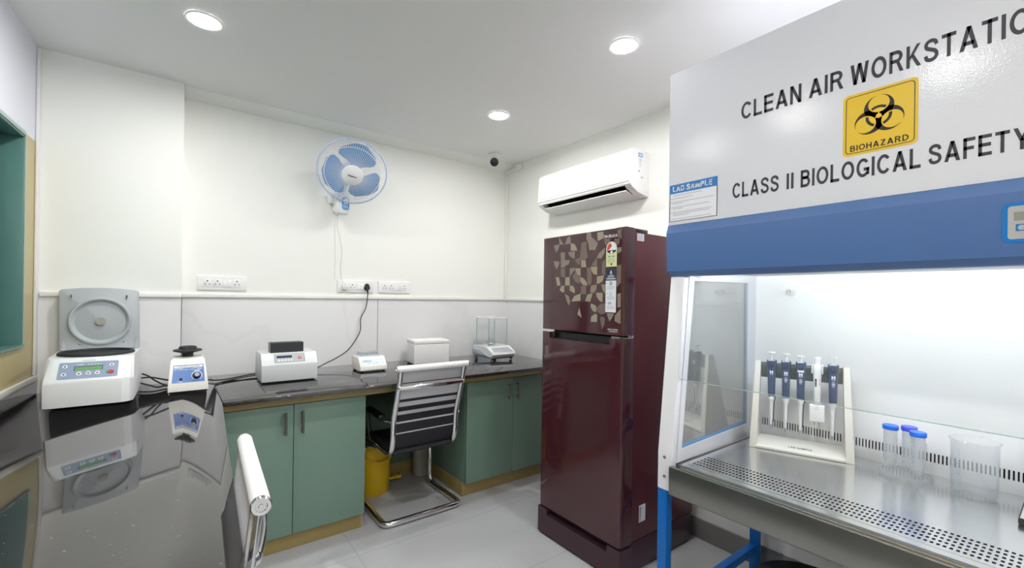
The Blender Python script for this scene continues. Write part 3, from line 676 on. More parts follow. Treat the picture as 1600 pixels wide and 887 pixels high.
# ---- small mixer with vial tray
t = thing('tube_shaker', 'small white digital shaker with a clear vial tray on its top', 'shaker', (1.02, 2.93, ZC))
prof = [(2.842, .856), (2.838, .861), (2.842, .888), (2.887, .938), (2.895, .943), (3.025, .943), (3.025, .856)]
m = MB(); m.prism(prof, 'x', .932, 1.110, .004, 3); obj('housing', m, 'white_warm', t, True)
for x, y in ((.95, 2.86), (1.092, 2.86), (.95, 3.01), (1.092, 3.01)): m = MB(); m.lathe([(0, ZC+.0005), (.010, ZC+.0005), (.012, .8555), (0, .8555)], (x, y, 0), 16); obj('foot', m, 'rubber', t, True)
SU = Vector((0, .045, .050)).normalized(); SN = X.cross(SU); SP = Vector((.944, 2.848, .8945))
m = MB(); q = lambda a, b, l=0.: SP+X*a+SU*b+SN*l
shape(m, SP, X, SU, [(0, 0), (.152, 0), (.148, .046), (.004, .046)], .0008, 0)
quad(m, q(.014, .022), X, SU, .056, .013, .0012, 1)
for a in (.050, .082, .100): shape(m, q(a, .010), X, SU, disc_pts(0, 0, .0045, 14), .0012, 1)
quad(m, q(.118, .020), X, SU, .026, .010, .0012, 2); quad(m, q(.006, .006), X, SU, .024, .010, .0012, 2)
obj('control_panel', m, ['pale_blue', 'fascia_blue', 'machine_white'], t, True)
m = MB(); m.box((.950, 2.905, .9435), (1.094, 3.01, .947), .001); obj('platform', m, 'pale_blue', t, True)
t = thing('vial_tray', 'clear tray of small vials resting on the small white shaker', 'tray', (1.02, 2.96, .9475))
m = MB(); m.box((.957, 2.925, .9478), (1.086, 3.005, .9575), .001); obj('tray', m, 'clear_plastic', t, True)
v0 = None
for i in range(8):
    for j in range(4):
        p = (.9655+.0160*i, 2.935+.0195*j, .958)
        if v0 is None:
            v0 = obj('vial', MB().lathe([(0, 0), (.0055, 0), (.006, .001), (.006, .010), (.0045, .013), (0, .013)], n=12), 'grey_panel'); v0.location = p
            tag(v0, 'tiny capped vial standing in the clear tray on the small shaker', 'vial', 'vials in the tray')
        else: v = v0.copy(); COL.objects.link(v); v.location = p

# ---- foam box
t = thing('foam_box', 'white polystyrene foam box with lid on the back counter', 'box', (1.37, 2.985, ZC), radians(-7.8))
m = MB(); m.box((0, 0, .0005), (.273, .19, .146), .004, 3); obj('box_base', m, 'foam', t)
m = MB(); m.box((-.001, -.001, .1475), (.274, .191, .1735), .004, 3); obj('lid', m, 'foam', t)

# ---- analytical balance
t = thing('balance', 'white analytical balance with glass draft shield in the back right corner', 'balance', (2.08, 2.98, ZC))
m = MB(); m.loft([[(x0, y, z) for x0, y, z in ((1.963, 3.125, .876), (1.963, 3.125, .948), (1.962, 2.96, .952), (1.962, 2.92, .947), (1.964, 2.842, .908), (1.966, 2.834, .892), (1.966, 2.86, .872))],
                    [(x0, y, z) for x0, y, z in ((2.196, 3.125, .876), (2.196, 3.125, .948), (2.197, 2.96, .952), (2.197, 2.92, .947), (2.195, 2.850, .908), (2.193, 2.842, .892), (2.193, 2.868, .872))]]); obj('housing', m, 'machine_white', t, True)
m = MB(); m.prism([(2.90, .876), (3.126, .876), (3.126, .918), (3.02, .914), (2.95, .895)], 'x', 1.9605, 2.1985, .001); obj('side_panel', m, 'balance_grey', t, True)
m = MB(); m.prism([(2.862, .858), (2.845, .874), (2.87, .876), (3.12, .878), (3.12, .858)], 'x', 1.975, 2.185, .001); obj('chassis', m, 'balance_grey', t, True)
for x, y in ((1.985, 2.87), (2.175, 2.876), (1.985, 3.10), (2.175, 3.10)): m = MB(); m.lathe([(0, ZC+.0005), (.011, ZC+.0005), (.011, .856), (.005, .857), (.005, .868), (0, .868)], (x, y, 0), 16); obj('foot', m, 'rubber', t, True)
BU = Vector((0, .073, .037)).normalized(); BN = X.cross(BU); BP = Vector((1.985, 2.850, .9115))
m = MB(); shape(m, BP, X, BU, [(0, 0), (.193, 0), (.178, .062), (.012, .062)], .0012, 0)
quad(m, BP+X*.03+BU*.032, X, BU, .10, .022, .0016, 1); quad(m, BP+X*.155+BU*.048, X, BU, .016, .010, .0016, 1)
for k in range(6): shape(m, BP+X*(.025+.026*k)+BU*.016, X, BU, disc_pts(0, 0, .006, 14), .0016, 2)
obj('control_panel', m, ['grey_panel', 'balance_grey', 'pale_blue'], t, True)
x0, x1, y0, y1, z0, z1 = 1.985, 2.165, 2.925, 3.105, .9535, 1.172
for nm, lo, hi in (('front', (x0, y0, z0), (x1, y0+.003, z1)), ('back', (x0, y1-.003, z0), (x1, y1, z1)), ('left', (x0, y0+.0035, z0), (x0+.003, y1-.0035, z1)), ('right', (x1-.003, y0+.0035, z0), (x1, y1-.0035, z1))):
    obj('glass_pane', MB().box(lo, hi), 'glass', t, True)
for x, y in ((x0-.003, y0-.003), (x1-.003, y0-.003), (x0-.003, y1-.003), (x1-.003, y1-.003)): obj('corner_post', MB().box((x, y, z0-.001), (x+.007, y+.007, z1), .001), 'glass_edge', t, True)
m = MB(); m.box((x0-.004, y0-.004, z1+.0005), (x1+.004, y0+.006, z1+.012), .002); m.box((x0-.004, y1-.012, z1+.0005), (x1+.004, y1+.004, z1+.018), .002); m.box((x0-.004, y0+.006, z1+.0005), (x0+.006, y1-.012, z1+.010), .002); m.box((x1-.006, y0+.006, z1+.0005), (x1+.004, y1-.012, z1+.010), .002); obj('top_frame', m, 'machine_white', t, True)
m = MB(); m.lathe([(0, .953), (.008, .953), (.008, .962), (.040, .964), (.042, .967), (.040, .970), (0, .971)], (2.075, 3.015, 0), 36); obj('weighing_pan', m, 'sheet', t, True)

# ---- cables on the counter
def cable(pts, r, name, label, mt='rubber', n=8, sm=6, cat='cable', group=None):
    m = MB(); m.tube(pts, r, n, sm=sm); return tag(obj(name, m, mt), label, cat, group)
c = ZC+.0045
for k, p in enumerate(([(-.158, 3.045, .915), (-.13, 3.04, .90), (-.10, 3.02, .875), (-.06, 2.975, .857), (-.02, 2.93, c), (.02, 2.915, c)],
          [(-.158, 3.0, .90), (-.12, 2.995, .900), (-.08, 2.965, .893), (-.05, 2.94, .888), (.0, 2.905, .886)],
          [(-.158, 2.93, .884), (-.12, 2.93, .868), (-.09, 2.92, .858), (-.06, 2.915, c+.01), (-.02, 2.91, c+.012)],
          [(-.157, 2.86, c), (-.13, 2.84, c), (-.10, 2.835, c), (-.075, 2.855, c), (-.05, 2.875, c)],
          [(-.157, 2.78, c), (-.12, 2.765, c), (-.085, 2.77, c), (-.06, 2.80, c), (-.045, 2.825, c)])):
    cable(p, .0042, 'power_cable', ['uppermost thick black cable arching down behind the white vortex mixer', 'black cable hanging second from top between centrifuge and vortex mixer', 'black cable third from top in the tangle beside the centrifuge', 'black cable lying on granite fourth from top in the tangle beside the centrifuge', 'lowest black cable looping forward on the granite beside the centrifuge'][k], group='cables beside the centrifuge')
cable([(.09, 2.90, .885), (.16, 2.96, .862), (.22, 3.02, c), (.29, 3.06, c+.002), (.36, 3.09, c+.006), (.46, 3.09, c+.006), (.52, 3.04, c)], .0038, 'power_cable', 'black cable running along wall between vortex mixer and block heater')
cable([(.09, 2.91, .868), (.15, 2.90, c), (.20, 2.95, c), (.30, 3.03, c), (.355, 3.065, c), (.45, 3.06, c)], .0032, 'power_cable', 'thin black cable lower of two running from vortex mixer to block heater')
cable([(1.093, 3.188, 1.385), (1.094, 3.195, 1.355), (1.083, 3.200, 1.26), (1.048, 3.203, 1.178), (1.042, 3.203, 1.08), (.968, 3.200, .966), (.88, 3.18, .912), (.79, 3.12, .886), (.72, 3.07, .868), (.655, 3.03, .866)], .0036, 'power_cable', 'long black cable dropping from the black plug down to the block heater')

# ================================================================== ON THE WALLS
def socket_plate(x0, x1, zc, label, order):
    t = thing('socket_plate', label, 'socket', ((x0+x1)/2, B, zc), 0, 'white socket plates on the back wall')
    m = MB(); m.box((x0, B-.010, zc-.0445), (x1, B-.0006, zc+.0445), .004, 3); obj('plate', m, 'white_plastic', t, True)
    n = len(order); w_ = (x1-x0)*.8/n; xs = x0+(x1-x0)*.1
    for k, o in enumerate(order):
        cx = xs+w_*(k+.5)
        if o == 's':
            m = MB(); m.box((cx-.021, B-.0116, zc-.024), (cx+.021, B-.0101, zc+.024), .0012)
            for dx, dz, r in ((0, .012, .0042), (-.0105, -.006, .0032), (.0105, -.006, .0032)):
                m.prism([(cx+dx+a, zc+dz+b) for a, b in disc_pts(0, 0, r, 12)], 'y', B-.0119, B-.0110, mi=1)
            obj('outlet', m, ['white_plastic', 'black'], t, True)
        else:
            for s in (-1, 1):
                m = MB(); m.prism([(B-.0101, zc-.022), (B-.0155, zc-.022), (B-.012, zc+.022), (B-.0101, zc+.022)], 'x', cx+s*.0115-.0108, cx+s*.0115+.0108, .0012); obj('switch', m, 'white_plastic', t, True)
    return t
socket_plate(.078, .333, 1.411, 'white socket plate at the left, alone above the vortex mixer and block heater', 'sswS'.replace('S', 's'))
socket_plate(.886, 1.148, 1.4125, 'white socket plate holding the black plug and a white adaptor', 'ssws')
socket_plate(1.181, 1.437, 1.413, 'white socket plate at the right, with no plug, above the foam box', 'ssws')
t = thing('power_plug', 'black three-pin plug pushed into the middle socket plate', 'plug', (1.093, B-.012, 1.41))
m = MB(); m.loft([[(1.093+a*s, y, 1.4135+b*s) for a, b in ((-.021,-.012), (-.015,-.024), (0,-.028), (.015,-.024), (.021,-.012), (.012,.018), (0,.023), (-.012,.018))] for y, s in ((B-.0125, 1), (B-.032, .95), (B-.040, .75))]); obj('plug_body', m, 'rubber', t, True)
m = MB(); m.tube([(1.093, B-.030, 1.392), (1.093, B-.038, 1.375), (1.093, B-.043, 1.3885)], .006, 10) if False else m.cyl((1.093, B-.033, 1.392), (1.093, B-.042, 1.362), .0065, .0045, n=14); obj('strain_relief', m, 'rubber', t, True)
t = thing('adaptor', 'small white plug adaptor in the left outlet of the middle socket plate', 'plug', (.935, B-.012, 1.405))
m = MB(); m.box((.916, B-.040, 1.388), (.949, B-.0125, 1.424), .005, 3); obj('adaptor_body', m, 'white_plastic', t, True)
m = MB(); [m.prism([(.934+dx+a, 1.408+dz+b) for a, b in disc_pts(0, 0, .003, 10)], 'y', B-.0405, B-.0398) for dx, dz in ((0, .008), (-.009, -.006), (.009, -.006))]; obj('outlet_hole', m, 'black', t, True)
m = MB(); m.tube([(.880, B-.016, 1.905), (.885, B-.004, 1.82), (.905, B-.004, 1.74), (.918, B-.004, 1.65), (.908, B-.004, 1.56), (.916, B-.005, 1.47), (.932, B-.022, 1.4285)], .0022, 8, sm=6); tag(obj('fan_cord', m, 'cord_white'), 'thin white cord hanging from the wall fan to the white adaptor', 'cord')
m = MB(); m.tube([(.864, B-.014, 1.905), (.866, B-.004, 1.80), (.870, B-.004, 1.62), (.868, B-.004, 1.46)], .0018, 8, sm=6); tag(obj('wall_wire', m, 'cord_white'), 'straight thin white wire below the wall fan, left of its cord', 'cord')

# ---- wall fan
FC = Vector((.892, 2.93, 2.156)); pt = radians(33)
hd = Vector((-.29, -.957, 0)).normalized(); FA = (hd*cos(pt)-Z*sin(pt)).normalized(); FU_ = Z.cross(hd).normalized() ; FU_ = -FU_ if FU_.x < 0 else FU_; FV = FA.cross(FU_); FV = -FV if FV.z < 0 else FV
t = thing('wall_fan', 'white wall fan with blue blades and round wire guard', 'fan', (.88, B, 1.97))
PF = lambda r, a, h=0.: FC+FU_*(r*cos(a))+FV*(r*sin(a))+FA*h
def guard(n, sgn, dep, rin, wr):
    m = MB()
    for k in range(n):
        a = 2*pi*k/n
        m.tube([PF(rin, a, sgn*dep), PF(rin+(.21-rin)*.45, a, sgn*dep*.86), PF(rin+(.21-rin)*.85, a, sgn*dep*.42), PF(.212, a, sgn*.004)], wr, 4, sm=2, caps=False)
    return m
m = guard(84, 1, .062, .058, .0013); m.torus(FC+FA*.034, .172, .0020, FA, 72, 6); obj('front_guard', m, 'fan_white', t, True)
m = guard(60, -1, .075, .07, .0010); m.torus(FC-FA*.055, .150, .0014, FA, 72, 6); obj('rear_guard', m, 'fan_white', t, True)
m = MB(); m.torus(FC, .214, .0048, FA, 90, 10); obj('guard_ring', m, 'fan_ring', t, True)
m = MB(); m.lathe([(.062, .056), (.066, .060), (.064, .066), (.045, .074), (.02, .078), (0, .079)], FC, 48, axis=FA); hub = obj('hub_cover', m, 'fan_white', t, True)
m = MB(); letter(m, 'nappon', FC+FA*.0785-FU_*.030-FV*.002+FU_*0, (FU_-FV*.28), FV+FU_*.28, .052, .012, .02, 0, .0012); obj('lettering', m, 'ink_black', hub, True)
for k in range(3):
    th0 = radians(66+120*k); m = MB(); bm = m.bm; g = []
    NR, NT = 10, 10
    for i in range(NR+1):
        r = .040+(.190-.040)*i/NR
        u = i/NR; half = radians(34+19*min(1, u*1.9))*(1-.30*max(0, u-.72)/.28) if u < .995 else radians(26)
        half *= (1 if u < .8 else sqrt(max(.12, 1-((u-.8)/.2)**2*.75)))
        row = []
        for j in range(NT+1):
            v = j/NT*2-1; a = th0+half*v+radians(10)*u
            row.append((PF(r, a, -.004+.020*v*(.6+.4*u)), PF(r, a, -.0065+.020*v*(.6+.4*u))))
        g.append(row)
    T = [[bm.verts.new(c[0]) for c in row] for row in g]; U = [[bm.verts.new(c[1]) for c in row] for row in g]
    for i in range(NR):
        for j in range(NT):
            bm.faces.new((T[i][j], T[i+1][j], T[i+1][j+1], T[i][j+1])); bm.faces.new((U[i][j], U[i][j+1], U[i+1][j+1], U[i+1][j]))
    for i in range(NR):
        bm.faces.new((T[i][0], U[i][0], U[i+1][0], T[i+1][0])); bm.faces.new((T[i][NT], T[i+1][NT], U[i+1][NT], U[i][NT]))
    for j in range(NT):
        bm.faces.new((T[0][j], T[0][j+1], U[0][j+1], U[0][j])); bm.faces.new((T[NR][j], U[NR][j], U[NR][j+1], T[NR][j+1]))
    obj('blade', m, 'fan_blue', t, True, ang=60)
m = MB(); m.lathe([(0, .03), (.042, .03), (.042, -.01), (0, -.01)], FC, 32, axis=FA); obj('blade_hub', m, 'fan_blue', t, True)
m = MB(); m.lathe([(.0, -.078), (.055, -.078), (.062, -.085), (.060, -.125), (.045, -.15), (.0, -.155)], FC, 36, axis=FA); obj('motor_housing', m, 'fan_white', t, True)
Pm = FC-FA*.12
m = MB(); m.tube([Pm-Z*.045, Vector((.885, 3.07, 2.105)), Vector((.882, 3.10, 2.06)), Vector((.880, 3.115, 2.02))], .021, 14, sm=4); obj('neck', m, 'fan_white', t, True)
m = MB(); m.loft([[(.880+a*s, 3.115+b*s2, z) for a, b in roundrect(.096, .08, .022, 5)] for z, s, s2 in ((1.902, .55, .6), (1.908, .80, .85), (1.925, .95, 1), (1.98, 1, 1), (2.03, .95, 1), (2.055, .78, .9), (2.062, .5, .6))]); obj('control_box', m, 'fan_white', t, True)
m = MB(); m.box((.846, 3.155, 1.93), (.914, B-.0008, 2.04), .006, 3); m.box((.812, 3.165, 1.985), (.846, 3.215, 2.055), .006, 3); obj('wall_bracket', m, 'white_plastic', t, True)
m = MB(); m.prism([(.892+a, 1.975+b) for a, b in roundrect(.048, .088, .017, 6)], 'y', 3.0695, 3.0755, .002)
for a, b in ((-.012,-.030), (0,-.030), (.012,-.030), (-.012,-.018), (0,-.018), (.012,-.018)): m.prism([(.892+a+c[0], 1.975+b+c[1]) for c in roundrect(.006, .004, .001, 2)], 'y', 3.0685, 3.0700, mi=1)
obj('speed_dial', m, ['knob_blue', 'fan_white'], t, True, label='blue speed dial plate')
m = MB(); m.lathe([(.019, .0), (.019, .008), (.014, .011), (.008, .012), (0, .012)], (.892, 3.0690, 1.985), 28, axis=(0,-1,0)); obj('knob', m, 'fan_white', t, True)

# ---- cctv camera
t = thing('cctv_camera', 'small white turret camera with black round face near the ceiling corner', 'camera', (2.06, 2.99, ZL))
m = MB(); m.lathe([(0, -.0008), (.048, -.0008), (.050, -.006), (.046, -.020), (.036, -.032), (0, -.034)], (2.06, 2.99, ZL), 36); obj('mount', m, 'fan_white', t, True)
cd = (Vector((0,0,1.30))-Vector((2.06,2.99,2.46))).normalized()
m = MB(); m.sphere((2.06, 2.99, 2.468), .036, n=32); b_ = obj('ball', m, 'fan_white', t, True)
m = MB(); m.lathe([(.031, .020), (.034, .024), (.034, .036), (.030, .0385), (.010, .039), (0, .0385)], (2.06, 2.99, 2.468), 36, axis=cd); fc = obj('face', m, 'cam_black', t, True, label='black round glass face')
m = MB(); m.lathe([(.009, .0388), (.009, .0405), (.006, .042), (0, .0425)], (2.06, 2.99, 2.468), 24, axis=cd); obj('lens', m, 'black', fc, True)

# ---- air conditioner
ya, yb = 1.706, 2.572
t = thing('air_conditioner', 'white split air conditioner on the right wall above the maroon fridge', 'air conditioner', (R, (ya+yb)/2, 2.0))
full = [(R-.001, 2.284), (2.222, 2.284), (2.204, 2.277), (2.194, 2.262), (2.184, 2.075), (2.188, 2.060), (2.212, 2.040), (2.262, 2.018), (R-.001, 2.000)]
notch = full[:6]+[(2.194, 2.055), (2.238, 2.097), (2.292, 2.074), (2.279, 2.0140), (R-.001, 2.000)]
m = MB(); m.prism(full, 'y', ya, ya+.050, .003); m.prism(notch, 'y', ya+.0505, yb-.0455); m.prism(full, 'y', yb-.045, yb, .003); body = obj('housing', m, 'white_plastic', t, True, ang=40)
m = MB(); m.prism([(2.195, 2.0555), (2.2385, 2.0962), (2.2915, 2.0735), (2.2785, 2.0147), (2.275, 2.0163), (2.285, 2.071), (2.240, 2.090), (2.201, 2.0555)], 'y', ya+.052, yb-.047); obj('outlet_lining', m, 'dark', t, True, smooth=False)
for k in range(14): m = MB(); yy = ya+.075+.056*k; m.prism([(2.235, 2.052), (2.246, 2.088), (2.275, 2.078), (2.265, 2.040)], 'y', yy, yy+.003); obj('vane', m, 'black', t, True)
m = MB(); m.prism([(2.216, 2.028), (2.218, 2.033), (2.258, 2.022), (2.276, 2.0135), (2.256, 2.0155)], 'y', ya+.056, yb-.051, .0008); obj('flap', m, 'white_plastic', t, True)
m = MB(); m.prism([(2.2215, 2.286), (2.203, 2.281), (2.190, 2.264), (2.1795, 2.078), (2.1845, 2.072), (2.196, 2.262), (2.206, 2.275)], 'y', ya+.004, yb-.004, .0015); obj('front_panel', m, 'white_plastic', t, True)
m = MB(); m.box((2.1790, ya+.12, 2.0935), (2.1806, yb-.02, 2.0955)); obj('panel_seam', m, 'grey_panel', t, True)
m = MB(); pz = lambda x, z: (x, ya, z)
quad(m, pz(2.262, 2.238), X, Z, .042, .026, .0006, 0); quad(m, pz(2.267, 2.242), X, Z, .032, .018, .0010, 1); quad(m, pz(2.262, 2.168), X, Z, .042, .068, .0006, 2)
for k in range(7): quad(m, pz(2.267, 2.175+.008*k), X, Z, .020+.006*((k*7) % 3), .0022, .0010, 3)
for k in range(4): quad(m, pz(2.273, 2.226-.006*k), X, Z, .018, .002, .0010, 3)
shape(m, pz(2.270, 2.150), X, Z, disc_pts(0, 0, .005, 14), .0008, 4); quad(m, pz(2.290, 2.108), X, Z, .019, .012, .0006, 3); quad(m, pz(2.292, 2.096), X, Z, .014, .010, .0006, 2)
for a, b in ((2.328, 2.066), (2.336, 2.030), (2.352, 2.028)): shape(m, pz(a, b), X, Z, disc_pts(0, 0, .006, 14), .0005, 3); shape(m, pz(a, b), X, Z, disc_pts(0, 0, .005, 14), .0008, 5)
obj('rating_label', m, ['label_blue', 'pale_blue', 'paper', 'grey_panel', 'black', 'white_plastic'], t, True, label='blue and white rating stickers on the end')

# ---- white outlet box and cord on the right wall, seen through the side window of the workstation
t = thing('outlet_box', 'white outlet box with hanging cord on the right wall behind the side window', 'outlet', (R, 1.14, 1.33))
m = MB(); m.box((R-.040, 1.128, 1.275), (R-.0008, 1.168, 1.345), .004); m.box((R-.050, 1.134, 1.348), (R-.0145, 1.158, 1.42), .005); obj('casing', m, 'white_plastic', t, True)
m = MB(); m.box((R-.052, 1.115, 1.385), (R-.046, 1.172, 1.390), .001); m.box((R-.048, 1.100, 1.290), (R-.041, 1.150, 1.296), .001); obj('clip', m, 'grey_panel', t, True)
m = MB(); m.tube([(R-.03, 1.130, 1.30), (R-.02, 1.122, 1.20), (R-.012, 1.116, 1.10), (R-.012, 1.120, 1.02), (R-.012, 1.112, .975)], .0026, 8, sm=5); obj('cord', m, 'grey_panel', t, True)
m = MB(); m.box((R-.022, 1.100, .945), (R-.004, 1.124, .974), .003); m.box((R-.018, 1.094, .968), (R-.010, 1.130, .972), .001); obj('cord_end', m, 'white_plastic', t, True)

# ================================================================== FRIDGE
t = thing('refrigerator', 'tall maroon two-door fridge with petal pattern on the freezer door', 'fridge', (1.99, 1.63, 0))
yr, yl, xf = 1.330, 1.913, 1.6655
m = MB(); m.box((1.757, 1.345, .1565), (2.318, 1.905, 1.681), .006); m.box((1.752, 1.352, .17), (1.7565, 1.898, 1.67), mi=1); obj('body', m, ['fridge_side', 'rubber'], t, True)
def door_outline(y0, y1, bulge=.004, n=10):
    out = [(1.751, y1), (1.751, y0), (1.700, y0-.001)]
    for (cx, cy, a0) in ((xf+.018, y0+.018, -90),):
        out += [(cx+.018*cos(radians(a)), cy+.018*sin(radians(a))) for a in (-90, -120, -150, -180)]
    out += [(xf-.0, y0+.10), (xf, y1-.10)]
    cx, cy = xf+.018, y1-.018
    out += [(cx+.018*cos(radians(a)), cy+.018*sin(radians(a))) for a in (180, 150, 120, 90)]
    return out
PET = [('M',[(1.7759,1.6883),(1.739,1.643),(1.7721,1.6446)]),('M',[(1.69,1.6881),(1.6825,1.6433),(1.7295,1.6422),(1.7131,1.6739)]),('M',[(1.8178,1.643),(1.7702,1.6478),(1.7814,1.6196),(1.7969,1.6017)]),('L',[(1.6844,1.6448),(1.6568,1.6391),(1.6401,1.6182),(1.6362,1.6017),(1.6836,1.6053)]),('M',[(1.704,1.5983),(1.6533,1.5998),(1.6525,1.5607),(1.6736,1.5653),(1.6942,1.5798)]),('M',[(1.7614,1.6011),(1.7257,1.5985),(1.7277,1.5567),(1.69,1.5544),(1.6961,1.5337),(1.7241,1.5251),(1.7268,1.5166),(1.7577,1.518)]),('M',[(1.815,1.557),(1.7701,1.551),(1.7755,1.531),(1.7919,1.508),(1.8094,1.5327)]),('D',[(1.7595,1.5134),(1.7239,1.5118),(1.7228,1.4632),(1.7585,1.4668)]),('D',[(1.6077,1.6379),(1.5861,1.6455),(1.5688,1.642),(1.5679,1.5965),(1.5587,1.5612),(1.5799,1.5499),(1.6104,1.5517),(1.6142,1.5262),(1.6321,1.5304),(1.6524,1.5542),(1.615,1.5648)]),('M',[(1.5698,1.6914),(1.5402,1.6894),(1.5355,1.6627),(1.502,1.6377),(1.4921,1.6276),(1.5094,1.5951),(1.551,1.5983),(1.5585,1.6335),(1.5717,1.6568)]),('L',[(1.4972,1.6822),(1.4573,1.6821),(1.4582,1.6488),(1.4939,1.6388)]),('D',[(1.4542,1.6454),(1.4139,1.6444),(1.4149,1.6147),(1.4262,1.6037),(1.4458,1.6174)]),('D',[(1.3874,1.6418),(1.3541,1.6385),(1.3588,1.6156),(1.3807,1.5999),(1.3869,1.6122)]),('M',[(1.3695,1.596),(1.3316,1.5958),(1.3399,1.5762),(1.3689,1.5666)]),('M',[(1.4455,1.6023),(1.4489,1.5753),(1.4682,1.5493),(1.5004,1.5544),(1.4847,1.5779)]),('L',[(1.6059,1.5501),(1.5755,1.5483),(1.5679,1.5113),(1.6052,1.513)]),('M',[(1.6891,1.5103),(1.6515,1.5119),(1.6513,1.5021),(1.6763,1.4769),(1.688,1.4609)]),('L',[(1.6496,1.5085),(1.6095,1.5081),(1.6086,1.4651),(1.631,1.4755),(1.6466,1.4954)]),('L',[(1.5367,1.513),(1.4939,1.5109),(1.4947,1.4679),(1.5194,1.4749),(1.5347,1.4941)]),('L',[(1.6129,1.462),(1.5866,1.4549),(1.5647,1.4355),(1.5601,1.4165),(1.5902,1.42),(1.6107,1.4395)]),('L',[(1.798,1.4673),(1.7712,1.4645),(1.7585,1.4224),(1.785,1.4173)]),('L',[(1.7228,1.4632),(1.6881,1.4642),(1.6872,1.4201),(1.7219,1.4185)]),('L',[(1.7648,1.3954),(1.7507,1.4169),(1.7286,1.4186),(1.7278,1.3819),(1.7451,1.3819)]),('L',[(1.6871,1.4181),(1.6613,1.4158),(1.6474,1.3981),(1.6487,1.3754),(1.6866,1.3918)]),('D',[(1.667,1.4668),(1.6474,1.4909),(1.6147,1.4602),(1.614,1.4268),(1.6436,1.437)]),('D',[(1.5662,1.508),(1.5392,1.5099),(1.5301,1.4753),(1.5308,1.4255),(1.5542,1.4164),(1.5605,1.4385)]),('D',[(1.6032,1.4151),(1.5686,1.4178),(1.5677,1.3724),(1.605,1.3723)]),('M',[(1.5348,1.4162),(1.4962,1.4218),(1.4974,1.3972),(1.5134,1.3787),(1.5383,1.3818)]),('L',[(1.4946,1.4618),(1.4469,1.4664),(1.4581,1.4364),(1.4817,1.4247),(1.4963,1.4249)]),('M',[(1.4657,1.4214),(1.4382,1.421),(1.4397,1.3758),(1.4572,1.3909)]),('M',[(1.7258,1.3753),(1.6925,1.3621),(1.6808,1.3359),(1.6886,1.3095),(1.7078,1.3322)]),('L',[(1.6734,1.3328),(1.6511,1.3624),(1.6068,1.3767),(1.606,1.3371)]),('L',[(1.573,1.3376),(1.5592,1.3693),(1.5241,1.38),(1.5255,1.3632),(1.539,1.3331)]),('L',[(1.4987,1.3806),(1.457,1.3788),(1.4561,1.3321),(1.4761,1.3391),(1.495,1.3603)]),('L',[(1.6142,1.3036),(1.5955,1.2493),(1.6267,1.2659)]),('L',[(1.533,1.3257),(1.504,1.317),(1.4923,1.3019),(1.4992,1.2802),(1.5199,1.2887),(1.5343,1.307)]),('L',[(1.5329,1.2322),(1.53,1.2573),(1.5072,1.2737),(1.4893,1.2726),(1.4901,1.2332)]),('D',[(1.4892,1.3082),(1.4718,1.3239),(1.4364,1.3276),(1.4355,1.2795),(1.4628,1.2712),(1.4895,1.2836)]),('D',[(1.4705,1.2569),(1.4548,1.2636),(1.4389,1.2523),(1.44,1.2311),(1.4559,1.1969),(1.466,1.2297)]),('M',[(1.4278,1.2798),(1.3822,1.2815),(1.3931,1.2604),(1.4094,1.24),(1.4196,1.2562)]),('M',[(1.3783,1.2699),(1.3278,1.3038),(1.3336,1.2312),(1.3793,1.2433)]),('M',[(1.3654,1.373),(1.3363,1.3789),(1.3423,1.312),(1.3627,1.3086)]),('D',[(1.3716,1.511),(1.3301,1.513),(1.3322,1.4281),(1.3696,1.4053)]),('D',[(1.4638,1.5277),(1.4406,1.5476),(1.439,1.4662),(1.4627,1.473)]),('D',[(1.5327,1.519),(1.5084,1.5456),(1.4947,1.5528),(1.494,1.514)]),('D',[(1.371,1.6784),(1.3347,1.6841),(1.3316,1.6352),(1.352,1.6395),(1.3667,1.6457)])]
m = MB(); m.prism(door_outline(yr, yl), 'z', 1.1745, 1.690, mi=0)
for k, (kk, pts) in enumerate(PET):
    pts = [(max(min(y, yl-.02), yr+.014), z) for y, z in pts]
    m.poly([(xf-.0004-.00002*k, y, min(z, 1.6895)) for y, z in pts], {'L': 1, 'M': 2, 'D': 3}[kk])
fd = obj('freezer_door', m, ['fridge', 'petL', 'petM', 'petD'], t, True, label='freezer door with beige petal pattern')
nY = -Y
m = MB(); letter(m, 'TM-00.61A', (xf-.001, 1.457, 1.648), nY, Z, .088, .0155, .015, 0, .0004); obj('lettering', m, 'ink_white', fd, True); m = MB(); letter(m, 'DIGITAL INVERTER', (xf-.001, 1.420, 1.199), nY, Z, .062, .006, .02, 0, .0004); obj('lettering', m, 'ink_white', fd, True); m = MB(); quad(m, (xf-.001, 1.412, 1.191), nY, Z, .052, .0022, .0004); obj('print_line', m, 'ink_white', fd, True)
m = MB(); P = Vector((xf-.0016, 1.4365, 1.506))
arch = [(0, 0), (.066, 0), (.066, .088)]+[(.033+.033*cos(radians(a)), .088+.034*sin(radians(a))) for a in range(0, 181, 15)]
shape(m, P, nY, Z, arch, .0002, 0)
shape(m, P, nY, Z, [(.002, .074), (.064, .074)]+[(.033+.031*cos(radians(a)), .088+.032*sin(radians(a))) for a in range(0, 181, 15)], .0004, 3)
shape(m, P, nY, Z, [(.006, .080)]+[(.033+.028*cos(radians(a)), .088+.029*sin(radians(a))) for a in range(180, 90, -15)]+[(.036, .100), (.026, .092), (.02, .084)], .0006, 1)
shape(m, P, nY, Z, [(.006, .080), (.062, .080), (.060, .072), (.045, .066), (.040, .062), (.028, .062), (.022, .066), (.008, .072)], .0008, 2)
shape(m, P, nY, Z, disc_pts(.034, .070, .008, 16), .0010, 3); shape(m, P, nY, Z, disc_pts(.034, .060, .006, 16), .0010, 3)
quad(m, P+nY*.013+Z*.048, nY, Z, .015, .004, .0008, 4); quad(m, P+nY*.035+Z*.048, nY, Z, .018, .004, .0008, 4)
